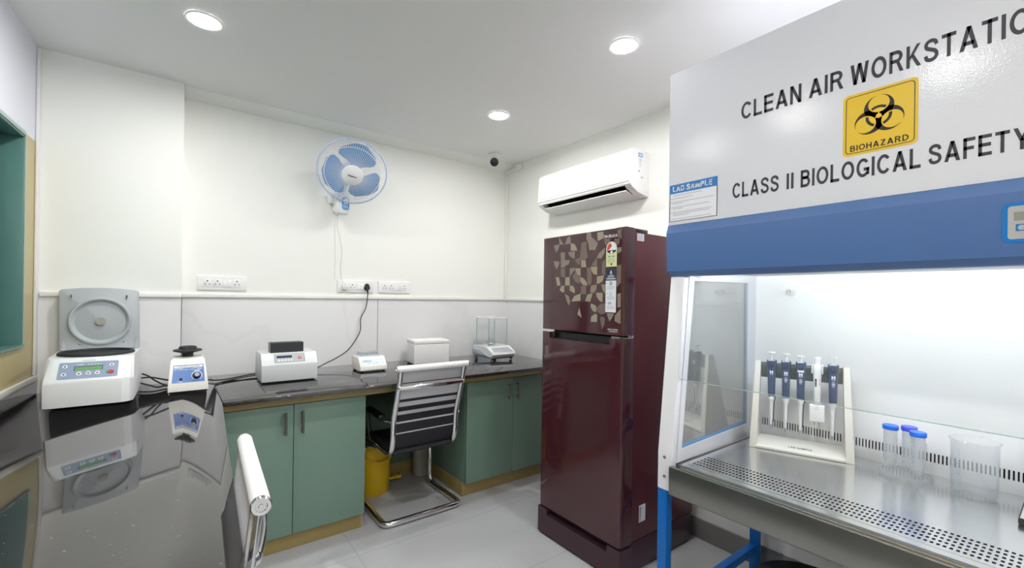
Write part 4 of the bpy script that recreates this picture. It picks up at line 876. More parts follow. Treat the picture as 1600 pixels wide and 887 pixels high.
for k in range(4): quad(m, P+nY*.012+Z*(.040-.006*k), nY, Z, .016, .002, .0008, 5); quad(m, P+nY*.036+Z*(.040-.006*k), nY, Z, .016, .002, .0008, 5)
quad(m, P+nY*.029+Z*.008, nY, Z, .009, .009, .0008, 2)
obj('energy_label', m, ['label_yellow', 'label_red', 'ink_black', 'paper', 'green_btn', 'balance_grey'], fd, True, label='yellow arched energy label with red and white dial')
m = MB(); P = Vector((xf-.0016, 1.437, 1.285))
quad(m, P, nY, Z, .065, .154, .0002, 0); quad(m, P+Z*.156, nY, Z, .065, .056, .0002, 1); quad(m, P+Z*.164, nY, Z, .065, .0015, .0006, 0)
shape(m, P+Z*.156, nY, Z, [(.026, .036), (.039, .036), (.0325, .049)], .0006, 0); quad(m, P+nY*.026+Z*.187, nY, Z, .013, .003, .0006, 0)
for k, w_ in enumerate((.020, .044, .036)): quad(m, P+nY*(.0325-w_/2)+Z*(.180-.005*k), nY, Z, w_, .002, .0006, 0)
quad(m, P+nY*.006+Z*.160, nY, Z, .053, .0025, .0006, 0)
for zc, kind in ((.140, 0), (.090, 1), (.044, 2)):
    if kind == 2:
        letter(m, '20', P+nY*.016+Z*(zc-.006), nY, Z, .020, .012, .02, 2, .0006)
    else:
        shape(m, P+nY*.032+Z*zc, nY, Z, disc_pts(0, 0, .0085, 18), .0006, 2 if kind == 0 else 3); shape(m, P+nY*.032+Z*zc, nY, Z, disc_pts(0, 0, .0045 if kind == 0 else .0062, 18), .0008, 0)
    quad(m, P+nY*.006+Z*(zc-.001), nY, Z, .008, .003, .0006, 3)
    for k, w_ in enumerate((.040, .052, .046)): quad(m, P+nY*(.032-w_/2)+Z*(zc-.015-.006*k), nY, Z, w_, .0018, .0006, 3)
obj('info_label', m, ['paper', 'navy_dark', 'navy', 'balance_grey'], fd, True, label='long white and black feature sticker')
zt, zb = 1.1605, .167
m = MB(); hy0, hy1, hz = 1.412, 1.842, 1.126
ol = door_outline(yr, yl)
m.prism(ol, 'z', zb, hz)
m.prism([(x, y) for x, y in door_outline(yr, hy0) if True], 'z', hz, zt) if False else None
m.prism([(1.751, hy0), (1.751, yr), (1.700, yr-.001)]+[(xf+.018+.018*cos(radians(a)), yr+.018+.018*sin(radians(a))) for a in (-90,-120,-150,-180)]+[(xf, hy0)], 'z', hz, zt)
m.prism([(1.751, yl), (1.751, hy1), (xf, hy1)]+[(xf+.018+.018*cos(radians(a)), yl-.018+.018*sin(radians(a))) for a in (180,150,120,90)], 'z', hz, zt)
m.box((1.700, hy0, hz), (1.751, hy1, zt))
ld = obj('lower_door', m, 'fridge', t, True)
m = MB(); m.box((1.6985, hy0+.0005, hz+.0005), (1.6998, hy1-.0005, zt-.001)); m.box((1.672, hy0+.0005, hz+.0002), (1.6985, hy1-.0005, hz+.002)); m.box((1.676, hy1-.03, hz+.002), (1.6985, hy1-.002, zt-.002), .003); obj('handle_recess', m, 'black', ld, True)
m = MB(); m.box((1.690, 1.332, 1.1612), (1.752, 1.42, 1.1655), .001); m.box((1.735, 1.334, 1.1655), (1.752, 1.352, 1.1735), .001); obj('middle_hinge', m, 'chrome', t, True)
m = MB(); m.box((1.758, 1.352, 1.6815), (1.880, 1.42, 1.699), .004); m.box((1.70, 1.345, 1.6905), (1.765, 1.41, 1.699), .003); obj('hinge_cover', m, 'fridge_edge', t, True)
m = MB(); m.box((1.692, 1.340, .1585), (1.750, 1.41, .1640), .001); obj('bottom_hinge', m, 'chrome', t, True)
# base drawer with a finger notch in its top edge
m = MB(); oz = 1.3275
m.prism([(1.664, 1.918), (1.664, oz+.014), (1.668, oz+.004), (1.678, oz), (1.752, oz), (1.752, 1.918)], 'z', .012, .122)
m.prism([(1.664, 1.408), (1.664, oz+.014), (1.668, oz+.004), (1.678, oz), (1.752, oz), (1.752, 1.408)], 'z', .122, .155); m.box((1.664, 1.846, .122), (1.752, 1.918, .155)); m.box((1.705, 1.408, .122), (1.752, 1.846, .155))
dr = obj('base_drawer', m, 'fridge_base', t, True)
m = MB(); m.box((1.7535, 1.345, .012), (2.305, 1.912, .1555), .003); obj('plinth', m, 'fridge_base', t, True)
for x, y in ((1.70, 1.38), (1.70, 1.86), (2.26, 1.38), (2.26, 1.86)): m = MB(); m.lathe([(0, 0), (.022, 0), (.022, .0115), (0, .0115)], (x, y, 0), 18); obj('foot', m, 'rubber', t, True)
P = Vector((1.783, 1.345, 1.638)); m = MB(); quad(m, P, X, Z, .055, .036, .0006, 0)
for k in range(6): quad(m, P+X*.006+Z*(.005+.005*k), X, Z, .040-.006*(k % 2), .0018, .0010, 1)
obj('side_label', m, ['paper', 'balance_grey'], t, True, label='small white sticker at the top of the side')
P = Vector((1.828, 1.345, .240)); m = MB(); quad(m, P, X, Z, .052, .085, .0006, 0); letter(m, '* 10.00kg', P+X*.020+Z*.008, Z, -X, .068, .011, .01, 1, .0012); [quad(m, P+X*.005+Z*(.006+.009*k), X, Z, .006, .004, .001, 1) for k in range(8)]
obj('barcode_label', m, ['paper', 'ink'], t, True, label='grey serial sticker low on the side')

# ================================================================== CLEAN AIR WORKSTATION
YO, YI, YE = 1.017, .957, -.33                  # left outer face, inner face, right outer face
t = thing('safety_cabinet', 'large white and blue clean air workstation with slanted glass front on blue legs', 'laboratory cabinet', (1.9, .34, 0))
HOOD = t
m = MB(); m.prism([(1.5445, 1.6435), (1.5445, 2.241), (2.300, 2.241), (2.300, 1.476), (1.622, 1.476), (1.622, 1.6435)], 'y', YE, YO, .0015); up = obj('upper_housing', m, 'powder_white', t, True)
m = MB(); m.prism([(1.5442, 1.643), (1.533, 1.611), (1.5405, 1.462), (1.566, 1.4435), (1.612, 1.4435), (1.621, 1.4755), (1.621, 1.643)], 'y', YE-.0005, YO+.0005, .001); bb = obj('blue_fascia', m, 'blue_band', t, True, ang=15)
# lettering on the upper housing, reading to the right (towards -y)
xp = 1.5445
m = MB()
for wd, a, b, z0, z1 in (('CLEAN', .737, .5525, 1.9765, 2.0345), ('AIR', .532, .4435, 1.9785, 2.0345), ('WORKSTATION', .4265, .053, 1.977, 2.036), ('CLASS', .7635, .614, 1.7085, 1.761), ('II', .591, .571, 1.7085, 1.759), ('BIOLOGICAL', .551, .272, 1.7065, 1.760), ('SAFETY', .257, .085, 1.709, 1.760), ('CABINET', .065, -.135, 1.709, 1.760)):
    caps(m, wd, (xp, a, z0), -Y, Z, a-b, z1-z0, .165, .135)
obj('lettering', m, 'ink', up, True)
# biohazard sign
m = MB(); P = Vector((xp, .4425, 1.773)); w_, h_ = .1645, .1765
shape(m, P, -Y, Z, roundrect(w_, h_, .012, 5, w_/2, h_/2), .0006, 0)
o_ = roundrect(w_-.013, h_-.013, .010, 5, w_/2, h_/2); i_ = roundrect(w_-.0165, h_-.0165, .0085, 5, w_/2, h_/2)
q = lambda p, l: P-Y*p[0]+Z*p[1]-X*l
for k in range(len(o_)):
    j = (k+1) % len(o_); m.poly([q(o_[k], .0010), q(o_[j], .0010), q(i_[j], .0010), q(i_[k], .0010)], 1)
u = .00222; cx, cy = w_/2, .098
dirs = [radians(a) for a in (90, 210, 330)]
for d in dirs: shape(m, P, -Y, Z, disc_pts(cx+11*u*cos(d), cy+11*u*sin(d), 15*u, 44), .0010, 1)
for k, d in enumerate(dirs): shape(m, P, -Y, Z, disc_pts(cx+15.2*u*cos(d), cy+15.2*u*sin(d), 10.6*u, 44), .00125+.00002*k, 0)
for d in dirs:   # the open horn tips
    shape(m, P, -Y, Z, [(cx+r*u*cos(d)+s*u*cos(d+pi/2), cy+r*u*sin(d)+s*u*sin(d+pi/2)) for r, s in ((21, -2.2), (28, -2.8), (28, 2.8), (21, 2.2))], .00128, 0)
for d in dirs:
    n = 10; a0, a1 = d-radians(37), d+radians(37)
    pts = [(cx+13.2*u*cos(a0+(a1-a0)*i/n), cy+13.2*u*sin(a0+(a1-a0)*i/n)) for i in range(n+1)]+[(cx+10*u*cos(a1+(a0-a1)*i/n), cy+10*u*sin(a1+(a0-a1)*i/n)) for i in range(n+1)]
    shape(m, P, -Y, Z, pts, .00135, 1)
shape(m, P, -Y, Z, disc_pts(cx, cy, 2.9*u, 24), .00140, 0)
for d in dirs: shape(m, P, -Y, Z, [(cx+r*u*cos(d)+s*u*cos(d+pi/2), cy+r*u*sin(d)+s*u*sin(d+pi/2)) for r, s in ((2, -.5), (5, -.5), (5, .5), (2, .5))], .00142, 0)
sg = obj('biohazard_sign', m, ['yellow_sign', 'ink_black'], t, True, label='yellow square biohazard sign')
m = MB(); caps(m, 'BIOHAZARD', P-Y*.018+Z*.0125-X*.0008, -Y, Z, .128, .0165, .155, .16); obj('lettering', m, 'ink_black', sg, True)
# lab sample notice
m = MB(); P = Vector((xp, 1.0115, 1.657)); w_, h_ = .194, .144
quad(m, P, -Y, Z, w_, h_, .0005, 0); quad(m, P-Y*.003+Z*.002, -Y, Z, w_-.006, h_-.004, .0007, 1)
quad(m, P+Z*(h_-.035), -Y, Z, w_, .035, .0010, 2)
rnd = random.Random(3)
for z, a, b, bullet in ((.100, .016, .135, 0), (.088, .012, .100, 1), (.074, .012, .180, 1), (.068, .016, .060, 0), (.054, .012, .165, 1), (.048, .016, .058, 0), (.034, .012, .175, 1), (.028, .016, .165, 0), (.022, .016, .085, 0), (.008, .012, .170, 1)):
    if bullet: quad(m, P-Y*.006+Z*z, -Y, Z, .0022, .0022, .0010, 0)
    x = a
    while x < b:
        l = rnd.uniform(.004, .011); quad(m, P-Y*x+Z*z, -Y, Z, min(l, b-x), .0026, .0010, 3); x += l+.0016
nb = obj('notice', m, ['ink', 'paper', 'label_blue', 'grey_panel'], t, True, label='notice with blue heading band')
m = MB(); caps(m, 'LAB SAMPLE', P-Y*.014+Z*(h_-.028)-X*.0008, -Y, Z, .160, .021, .19, .12, 0, .0008); obj('lettering', m, 'ink_white', nb, True)
# control display on the blue fascia
m = MB(); bx = lambda z: 1.533+(1.611-z)*.0075/.149
P = Vector((1.5405-.0, .1265, 1.494)); BUv = Vector((-.0075, 0, .149)).normalized(); P = Vector((bx(1.494), .1265, 1.494))
shape(m, P, -Y, BUv, roundrect(.21, .092, .012, 5, .105, .046), .0015, 0); shape(m, P, -Y, BUv, roundrect(.193, .076, .006, 4, .105, .046), .0022, 1)
quad(m, P-Y*.018+BUv*.050, -Y, BUv, .12, .020, .0026, 2); quad(m, P-Y*.021+BUv*.026, -Y, BUv, .030, .016, .0026, 0); shape(m, P-Y*.030+BUv*.034, -Y, BUv, disc_pts(0, 0, .006, 18), .0030, 1); quad(m, P-Y*.036+BUv*.032, -Y, BUv, .015, .004, .0030, 1)
for k in range(4): shape(m, P-Y*(.07+.03*k)+BUv*.034, -Y, BUv, disc_pts(0, 0, .008, 18), .0026, 0)
cp = obj('control_display', m, ['blue_bright', 'grey_panel', 'lcd_grey'], t, True, label='grey control display in a bright blue frame')
# left end: slanted post, framed side window, glass
for (y0, y1) in ((YI+.001, YO), (YE, YE+.06)):
    m = MB(); m.prism([(1.499, .617), (1.499, .756), (1.5705, 1.4425), (1.601, 1.4425), (1.5305, .756), (1.5305, .617)], 'y', y0, y1, .001); pst = obj('post', m, 'frame_white', t, True)
    if y0 > 0:
        for z in (.742, .668): m = MB(); m.lathe([(.0065, 0), (.006, .002), (.003, .003), (0, .003)], (1.499, .988, z), 18, axis=(-1,0,0)); obj('screw', m, 'screw', pst, True)
A, Bq, Cq, D = (1.5315, .722), (1.6045, 1.4755), (2.205, 1.4755), (2.205, .722)
a, b, c, d = (1.5625, .772), (1.6370, 1.4275), (2.094, 1.4315), (2.1005, .785)
m = MB(); m.prism([A, Bq, Cq, D], 'y', YE+.06, YE+.08); obj('side_panel', m, 'hood_in', t, True, smooth=False)  # unseen right end, kept solid white to brighten the side window's reflection
for (y0, y1) in ((.955, .978),):
    m = MB(); [m.prism(pq, 'y', y0, y1) for pq in ([A, Bq, b, a], [Bq, Cq, c, b], [Cq, D, d, c], [D, A, a, d])]
    bmesh.ops.remove_doubles(m.bm, verts=m.bm.verts, dist=1e-5); sp = obj('side_panel', m, 'frame_white', t, True, smooth=False)
    def ins(k):
        return ((a[0]+k, a[1]+k*1.1), (b[0]+k*.9, b[1]-k), (c[0]-k, c[1]-k), (d[0]-k, d[1]+k))
    a2, b2, c2, d2 = a, b, (c[0]-.003, c[1]), (d[0]-.003, d[1]+.007)
    a2 = (a[0]+.0007, a[1]+.007)
    for pq, mm in (([c, d, d2, c2], 'gasket_pale'), ([d, a, a2, d2], 'gasket_blue')): m = MB(); m.prism(pq, 'y', y0+.002, y1-.002); obj('gasket', m, mm, sp, True, smooth=False)
    m = MB(); m.prism([a2, b2, c2, d2], 'y', (y0+y1)/2-.002, (y0+y1)/2+.002); obj('side_window', m, 'side_glass', t, True, smooth=False)
# sash
sx = lambda z: 1.507+(z-.755)*.104
m = MB(); m.prism([(sx(1.046), 1.046), (sx(1.472)+.006, 1.472), (sx(1.472)+.011, 1.472), (sx(1.046)+.005, 1.046)], 'y', YE+.062, .9545); sh = obj('sash', m, 'sash', t, True, smooth=False)
m = MB(); m.prism([(sx(1.046)-.0002, 1.0435), (sx(1.046), 1.0458), (sx(1.046)+.005, 1.0458), (sx(1.046)+.0048, 1.0435)], 'y', YE+.062, .9545); obj('sash_edge', m, 'glass_edge', sh, True, smooth=False)
m = MB(); m.prism([(sx(1.046)+.012, 1.05), (sx(1.44)+.012, 1.44), (sx(1.44)+.022, 1.44), (sx(1.046)+.022, 1.05)], 'y', .9425, .9545, .001); obj('sash_guide', m, 'grey_panel', t, True) if False else m.bm.free()
# interior back wall with a row of suction slots
xb = 2.170; pit = .01043; n = 112; ys = .9225; ye = ys-n*pit
m = MB(); perforated(m, (xb, ys, .7645), -Y, Z, n, 1, pit, .058, .0023, .0168, .0018, 0, .004)
for lo, hi in (((xb, .9545, .8225), (xb, YE+.08, 1.4755)), ((xb, .9545, .722), (xb, YE+.08, .7645)), ((xb, .9545, .7645), (xb, ys, .8225)), ((xb, ye, .7645), (xb, YE+.08, .8225))):
    m.poly([(xb, lo[1], lo[2]), (xb, hi[1], lo[2]), (xb, hi[1], hi[2]), (xb, lo[1], hi[2])])
obj('back_lining', m, 'hood_in', t, True, smooth=False)
m = MB(); m.box((xb+.012, YE+.081, .75), (xb+.014, .954, .84)); obj('slot_shade_sheet', m, 'dark_slot', t, True)  # dark sheet painting the shade of the cavity behind the slots
m = MB(); m.box((2.206, YE, .62), (2.300, YO, 1.475), .002); m.box((xb+.02, .9785, .722), (2.2055, YO, 1.475), .001); obj('back_housing', m, 'powder_white', t, True)
m = MB(); m.lathe([(.020, 0), (.020, -.004), (.0135, -.006), (.0135, -.030), (.011, -.032), (.006, -.032), (.005, -.020), (0, -.020)], (xb-.001, .803, 1.392), 28, axis=(1,0,0)); m.lathe([(.0075, -.0325), (.0095, -.0325), (.0095, -.0335), (.0075, -.0335)], (xb-.001, .803, 1.392), 24, axis=(1,0,0), mi=1, closed=True); obj('gas_nozzle', m, ['white_plastic', 'chrome'], t, True)
m = MB(); m.box((1.6225, YE+.081, 1.4665), (xb-.001, .954, 1.4752)); obj('top_lining', m, 'hood_in', t, True)
m = MB(); m.cyl((1.664, -.20, 1.4585), (1.664, .90, 1.4585), .0065, n=16); obj('lamp_tube', m, 'tube_lamp', t, True)
m = MB(); m.box((1.655, -.23, 1.4500), (1.673, -.2005, 1.4660), .002); m.box((1.655, .9005, 1.4500), (1.673, .93, 1.4660), .002); obj('lamp_holder', m, 'white_plastic', t, True)
# steel deck: perforated front grille and flat work surface
zs = .735; gx0, px, py, ny = 1.5405, .025, .0121, 94; gy1 = .9015; gy0 = gy1-ny*py
m = MB(); perforated(m, (gx0, gy0, zs), X, Y, 5, ny, px, py, .0064, .0034, .0015, 0, .003)
xa, xz = 1.4965, xb-.001
for (x0, y0, x1, y1) in ((xa, YE+.062, gx0, .9185), (gx0, YE+.062, gx0+5*px, gy0), (gx0, gy1, gx0+5*px, .9185), (gx0+5*px, YE+.062, xz, .9185)):
    m.poly([(x0, y0, zs), (x1, y0, zs), (x1, y1, zs), (x0, y1, zs)])
m.poly([(xa, YE+.062, .7205), (xa, .9185, .7205), (xa, .9185, zs), (xa, YE+.062, zs)]); m.poly([(xa, .9185, .7205), (xz, .9185, .7205), (xz, .9185, zs), (xa, .9185, zs)])
m.box((1.527, YE+.07, zs), (1.5285, .910, zs+.0012))
obj('work_surface', m, 'steel_top', t, True, smooth=False)
m = MB(); m.box((1.5345, YE+.062, .7205), (1.672, .917, .7255)); obj('grille_shade_sheet', m, 'dark_slot', t, True)  # dark sheet standing in for shade below the grille holes
m = MB(); m.box((1.4775, YE+.061, .616), (1.4955, .9555, .7205), .0015); m.box((1.4775, YE+.061, .616), (1.60, .9555, .6185)); m.box((1.532, YE+.062, .645), (2.205, .9535, .7195), .001); obj('steel_rail', m, 'steel', t, True)
for x, y in ((1.5005, YO-.0385), (2.2775, YO-.0385), (1.5005, YE), (2.2775, YE)): m = MB(); m.box((x, y, .012), (x+.0385, y+.0385, .6165), .002); m.lathe([(0, 0), (.018, 0), (.016, .0118), (0, .0118)], (x+.019, y+.019, 0), 16); obj('leg', m, 'blue_leg', t, True)
for y in (YO-.036, YE+.003): m = MB(); m.box((1.5392, y, .112), (2.2772, y+.033, .150), .002); obj('cross_bar', m, 'blue_leg', t, True); m = MB(); m.box((1.5392, y, .575), (2.2772, y+.033, .6150), .002); obj('cross_bar', m, 'blue_leg', t, True)
m = MB(); m.box((2.282, YE+.039, .575), (2.312, YO-.039, .615), .002); obj('rear_bar', m, 'blue_leg', t, True)

# ---- pipette stand
P0 = Vector((1.927, .866, zs)); ang = atan2(-.945, .327)
t = thing('pipette_stand', 'white open stand with dark grey bar holding five pipettes', 'stand', P0, ang)
for s in (0, 1):
    mx = (lambda x: x) if s == 0 else (lambda x: .352-x)
    m = MB(); m.loft([[(mx(.0), 0, .0006), (mx(.024), 0, .0006), (mx(.024), .135, .0006), (mx(.0), .135, .0006)], [(mx(.0005), .001, .03), (mx(.0265), .001, .03), (mx(.0265), .133, .03), (mx(.0005), .133, .03)], [(mx(.016), .030, .355), (mx(.0365), .030, .355), (mx(.0365), .062, .355), (mx(.016), .062, .355)], [(mx(.018), .033, .362), (mx(.035), .033, .362), (mx(.035), .058, .362), (mx(.018), .058, .362)]]); obj('side_frame', m, 'white_warm', t)
m = MB(); m.prism([(.0, .0006), (.0, .010), (.012, .016), (.128, .030), (.135, .026), (.135, .0006)], 'x', .0245, .3275, .001); bs = obj('base', m, 'white_warm', t)
sl = Vector((0, .116, .014)).normalized(); m = MB(); letter(m, 'LAB SAMPLE', (.139, .022, .0173), X, sl, .080, .016, .01, 0, .0006); obj('lettering', m, 'ink', bs)
m = MB(); m.prism([(.040, .297), (.047, .293), (.055, .297), (.058, .33), (.055, .352), (.047, .357), (.040, .352), (.037, .34), (.0365, .318), (.0385, .308)], 'x', .0372, .3148, .001); obj('bar', m, 'dark_grey', t)

# ---- pipettes
def pipette_body(m, x0=.0165, xt=.0130, mi=0):
    m.loft([[(a*s, b*s*1.15, z) for a, b in roundrect(2, 2, .55, 4)] for z, s in ((.222, xt-.001), (.226, xt), (.27, xt+.0006), (.33, .0148), (.352, x0), (.366, x0+.0015), (.370, x0+.0012), (.371, x0-.001))], mi=mi)
def pipette(label, loc, sticker=False, rod=True, h=.404, bot=.092, collar=None, nums=True):
    t = thing('pipette', label, 'pipette', loc, ang, 'pipettes on the white stand')
    m = MB(); pipette_body(m); bd = obj('body', m, 'navy', t, ang=50)
    m = MB(); m.box((-.013, -.0205, .3672), (.011, -.006, .3720), .002); yf = -.0196
    m.prism([(-.0125, .364), (-.009, .340), (.009, .340), (.0125, .364)], 'y', yf-.0016, yf+.004, .0008, mi=1); m.lathe([(.005, 0), (.004, .0015), (0, .0015)], (0, yf-.0016, .352), 18, axis=(0,-1,0), mi=1)
    obj('display', m, ['pale_blue', 'navy_dark'], bd)
    m = MB(); yf = -.0178
    letter(m, 'M', (-.006, yf, .316), X, Z, .012, .013, .02, 0, .0006); quad(m, (-.006, yf, .3125), X, Z, .012, .002, .0006)
    if nums: letter(m, '20', (-.0055, yf+.0016, .290), X, Z, .011, .010, .02, 0, .0006); quad(m, (-.004, yf+.0012, .303), X, Z, .008, .0018, .0006); quad(m, (-.0035, yf+.0018, .285), X, Z, .007, .0018, .0006)
    obj('lettering', m, 'ink_white', bd)
    if sticker: m = MB(); quad(m, (-.0105, -.0186, .3315), X, Z, .021, .013, .0010); obj('sticker', m, 'paper', bd)
    m = MB(); m.cyl((0,0,.370), (0,0,h-.006), .0036, n=14); m.lathe([(.0, h-.007), (.0125, h-.006), (.0132, h-.003), (.012, h), (0, h+.0005)], n=24); obj('plunger', m, 'white_plastic', t)
    m = MB(); m.lathe([(0, .2215), (.0115, .2215), (.0122, .216), (.0118, .206), (.0085, .200), (.0070, .190), (.0048, bot+.018), (.0040, bot+.006), (0, bot+.006)], n=24); obj('shaft', m, 'white_plastic', t)
    m = MB(); m.lathe([(0, bot+.0055), (.0036, bot+.0055), (.0028, bot-.012), (0, bot-.012)], n=14); obj('tip_cone', m, 'balance_grey', t)
    if rod: m = MB(); m.tube([(.0128, -.002, .226), (.0132, -.002, .210), (.0100, -.002, .190), (.0085, -.002, bot+.02)], .0016, 8, sm=3); obj('ejector_rod', m, 'navy_dark', t)
    if collar: m = MB(); m.lathe([(.0128, .2225), (.0128, .2195), (0, .2195), (0, .2225)], n=24, closed=True); obj('collar', m, collar, t)
    return t
W = Matrix.Translation(P0) @ Matrix.Rotation(ang, 4, 'Z')
lp = lambda x, d=.016: W @ Vector((x, d, .0005))
pipette('dark blue pipette at the left end of the white stand', lp(.0768), nums=False, bot=.096)
pipette('dark blue pipette with blue collar, second from the left on the stand', lp(.1275), rod=False, h=.402, collar='blue_bright', bot=.090)
pipette('dark blue pipette with white sticker below its display', lp(.1780), sticker=True, h=.397, bot=.091)
pipette('dark blue pipette at the right end, beyond the white pipette', lp(.2835), rod=False, h=.401, bot=.087)
t = thing('pipette', 'white pipette with black display and square white block below', 'pipette', lp(.2325), ang, 'pipettes on the white stand')
m = MB(); m.loft([[(a*s, b*s*1.1, z) for a, b in roundrect(2, 2, .6, 4)] for z, s in ((.208, .0105), (.214, .0118), (.27, .0125), (.32, .0135), (.362, .0145), (.366, .0135))]); bd = obj('body', m, 'white_plastic', t, ang=50)
m = MB(); m.box((-.0195, -.008, .330), (-.0150, .008, .3690), .0015); m.box((.0150, -.008, .330), (.0195, .008, .3690), .0015); m.box((-.0205, -.006, .369), (-.0145, .006, .3715), .001, mi=1); m.box((.0145, -.006, .369), (.0205, .006, .3715), .001, mi=1); obj('finger_rest', m, ['white_plastic', 'balance_grey'], t)
m = MB(); m.box((-.0075, -.0150, .280), (-.0020, -.0132, .3115), .0006); [m.box((-.0055, -.0154, z), (-.0040, -.0149, z+.002), mi=1) for z in (.286, .298)]; obj('display', m, ['black', 'white_plastic'], bd)
m = MB(); letter(m, 'REF 20', (.0095, -.0146, .287), Z, -X, .024, .0036, .02, 0, .0006); obj('lettering', m, 'label_red', bd)
m = MB(); m.lathe([(0, .366), (.0105, .366), (.0105, .386), (.0118, .387), (.0122, .394), (.011, .397), (0, .3975)], n=28); obj('plunger', m, 'white_plastic', t)
m = MB(); m.box((-.0255, -.010, .138), (.0255, .010, .2075), .005, 3); bk = obj('block', m, 'white_plastic', t)
m = MB(); letter(m, 'capsule', (-.0105, -.0102, .189), X, Z, .021, .004, .01, 0, .0006); quad(m, (-.004, -.0102, .197), X, Z, .009, .002, .0006); obj('lettering', m, 'grey_panel', bk)
m = MB(); m.tube([(-.008, 0, .1385), (-.007, 0, .125)], .0016, 8); m.tube([(.007, 0, .1385), (.009, 0, .122)], .0016, 8); obj('contact_pin', m, 'screw', t)

# ---- centrifuge tubes in a clear round rack
RC = Vector((2.058, .392, zs))
t = thing('tube_rack', 'clear round plastic rack holding three blue-capped tubes', 'rack', RC)
m = MB(); m.lathe([(.070, .0006), (.073, .0006), (.073, .012), (.067, .017), (.0, .017), (0, .0155), (.066, .0155), (.070, .011)], n=56, closed=True); obj('base', m, 'clear_plastic', t)
m = MB(); m.cyl((.032,-.048,.0172), (.032,-.048,.125), .0040, n=16); obj('stem', m, 'clear_plastic', t)
def tube_(label, loc, cap, H):
    t = thing('centrifuge_tube', label, 'tube', loc, 0, 'tubes in the round rack')
    m = MB(); m.lathe([(0, .001), (.004, .001), (.0175, .024), (.0185, .030), (.0195, H-.018), (.0185, H-.018), (.0170, .030), (.0030, .003), (0, .003)], n=36); bd = obj('body', m, 'tube_plastic', t)
    m = MB(); to_cam = atan2(-loc[1], -loc[0])-.45
    for k in range(13):
        z = .042+.0078*k; L = .010 if k % 2 == 0 else .006
        for j in range(2):
            a0 = to_cam-(L/.0195)*(j)/2; a1 = to_cam-(L/.0195)*(j+1)/2
            m.poly([(.0199*cos(a0), .0199*sin(a0), z), (.0199*cos(a1), .0199*sin(a1), z), (.0199*cos(a1), .0199*sin(a1), z+.0014), (.0199*cos(a0), .0199*sin(a0), z+.0014)])
    obj('graduation', m, 'grad', bd)
    m = MB(); m.lathe([(0, H), (.0215, H), (.0228, H-.002), (.0228, H-.0145), (.0222, H-.0155), (.0197, H-.0155), (.0197, H-.004), (0, H-.004)], n=48); obj('cap', m, cap, t)
    return t
tube_('blue-capped clear tube at the left of the round rack', RC+Vector((-.008, .040, .0178)), 'cap_blue', .158)
tube_('violet-blue capped clear tube at the back of the round rack', RC+Vector((.020, -.006, .0178)), 'cap_violet', .158)
tube_('blue-capped clear tube at the right front of the round rack', RC+Vector((-.040, -.040, .0178)), 'cap_blue', .158)

# ---- beaker
t = thing('beaker', 'empty clear plastic beaker beside the tube rack', 'beaker', (2.036, .220, zs))
m = MB(); m.lathe([(0, .0008), (.050, .0008), (.0525, .003), (.0535, .010), (.0555, .172), (.0605, .179), (.0595, .1805), (.0545, .173), (.0520, .010), (.050, .0035), (0, .003)], n=64); bk = obj('wall', m, 'clear_plastic', t)
m = MB(); to_cam = radians(152)
for k in range(16):
    z = .022+.0086*k; L = .011 if k % 2 == 0 else .007; r = .0538+.002*z/.17+.0004
    for j in range(3):
        a0 = to_cam-(L/r)*j/3; a1 = to_cam-(L/r)*(j+1)/3
        m.poly([(r*cos(a0), r*sin(a0), z), (r*cos(a1), r*sin(a1), z), (r*cos(a1), r*sin(a1), z+.0022), (r*cos(a0), r*sin(a0), z+.0022)])
obj('graduation', m, 'grad', bk)

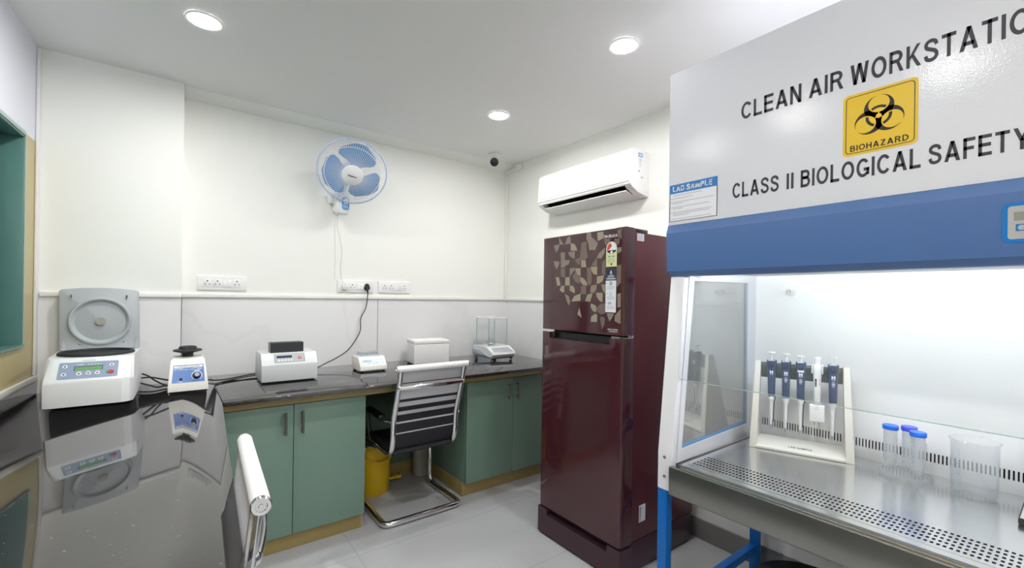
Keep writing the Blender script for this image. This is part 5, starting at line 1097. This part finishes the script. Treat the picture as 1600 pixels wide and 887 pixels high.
# ---- instrument cut by the right edge of the picture
t = thing('instrument', 'white sloped instrument with black foot at the right end of the steel deck', 'instrument', (1.98, .0, zs))
m = MB(); m.loft([[(x, y, z) for x, y in ((1.88, .117-k), (2.09, .117-k), (2.09, -.11+k), (1.88, -.11+k))] for z, k in ((zs+.0008, .004), (zs+.004, .0), (zs+.016, .0), (zs+.018, .003))]); obj('foot', m, 'rubber', t, True)
m = MB(); m.loft([[(x, y, z) for x, y in ((1.883+dx, .114-k), (2.087, .114-k), (2.087, -.107+k), (1.883+dx, -.107+k))] for z, k, dx in ((zs+.0185, 0, 0), (zs+.065, .014, .010), (zs+.070, .020, .016))]); m.loft([[(x, y, z) for x, y in ((2.02, .055), (2.085, .055), (2.085, -.05), (2.02, -.05))] for z in (zs+.0705, zs+.30)]); m.box((1.90, -.05, zs+.255), (2.02, .055, zs+.30), .008); obj('housing', m, 'machine_white', t, True, ang=60)
for z in (zs+.108, zs+.079): m = MB(); m.lathe([(0, 0), (.012, 0), (.013, .004), (.013, .042), (.010, .048), (0, .049)], (2.052, .0555, z), 24, axis=(0,1,0)); obj('focus_knob', m, 'balance_grey', t, True)

# ================================================================== CAMERA, RENDER SETTINGS
f_px, yaw, roll, H = 684.35, .6481, .0147, 1.35
cam = bpy.data.cameras.new('camera'); co = bpy.data.objects.new('camera', cam); COL.objects.link(co)
cam.sensor_width = 36; cam.lens = f_px*36/1600; cam.shift_y = 21/1600; cam.clip_start = .02
fw = Vector((sin(yaw), cos(yaw), 0)); r0 = Vector((cos(yaw), -sin(yaw), 0))
rt = r0*cos(roll)+Z*sin(roll); upv = -r0*sin(roll)+Z*cos(roll)
mw = Matrix((rt, upv, -fw)).transposed().to_4x4(); mw.translation = (0, 0, H); co.matrix_world = mw
SC.camera = co
wd = bpy.data.worlds.new('world'); SC.world = wd; wd.use_nodes = True
wd.node_tree.nodes['Background'].inputs[0].default_value = (.8, .85, .9, 1); wd.node_tree.nodes['Background'].inputs[1].default_value = .3
vs = SC.view_settings; SC.display_settings.display_device = 'sRGB'
vs.view_transform = 'Standard'; vs.look = 'None'; vs.exposure = 0.0; vs.gamma = 1.0; vs.use_curve_mapping = False
SC.cycles.use_denoising = True; SC.cycles.max_bounces = 14; SC.cycles.diffuse_bounces = 8; SC.cycles.glossy_bounces = 6; SC.cycles.transparent_max_bounces = 24; SC.cycles.transmission_bounces = 8
SC.cycles.caustics_reflective = False; SC.cycles.caustics_refractive = False; SC.cycles.sample_clamp_indirect = 6.0
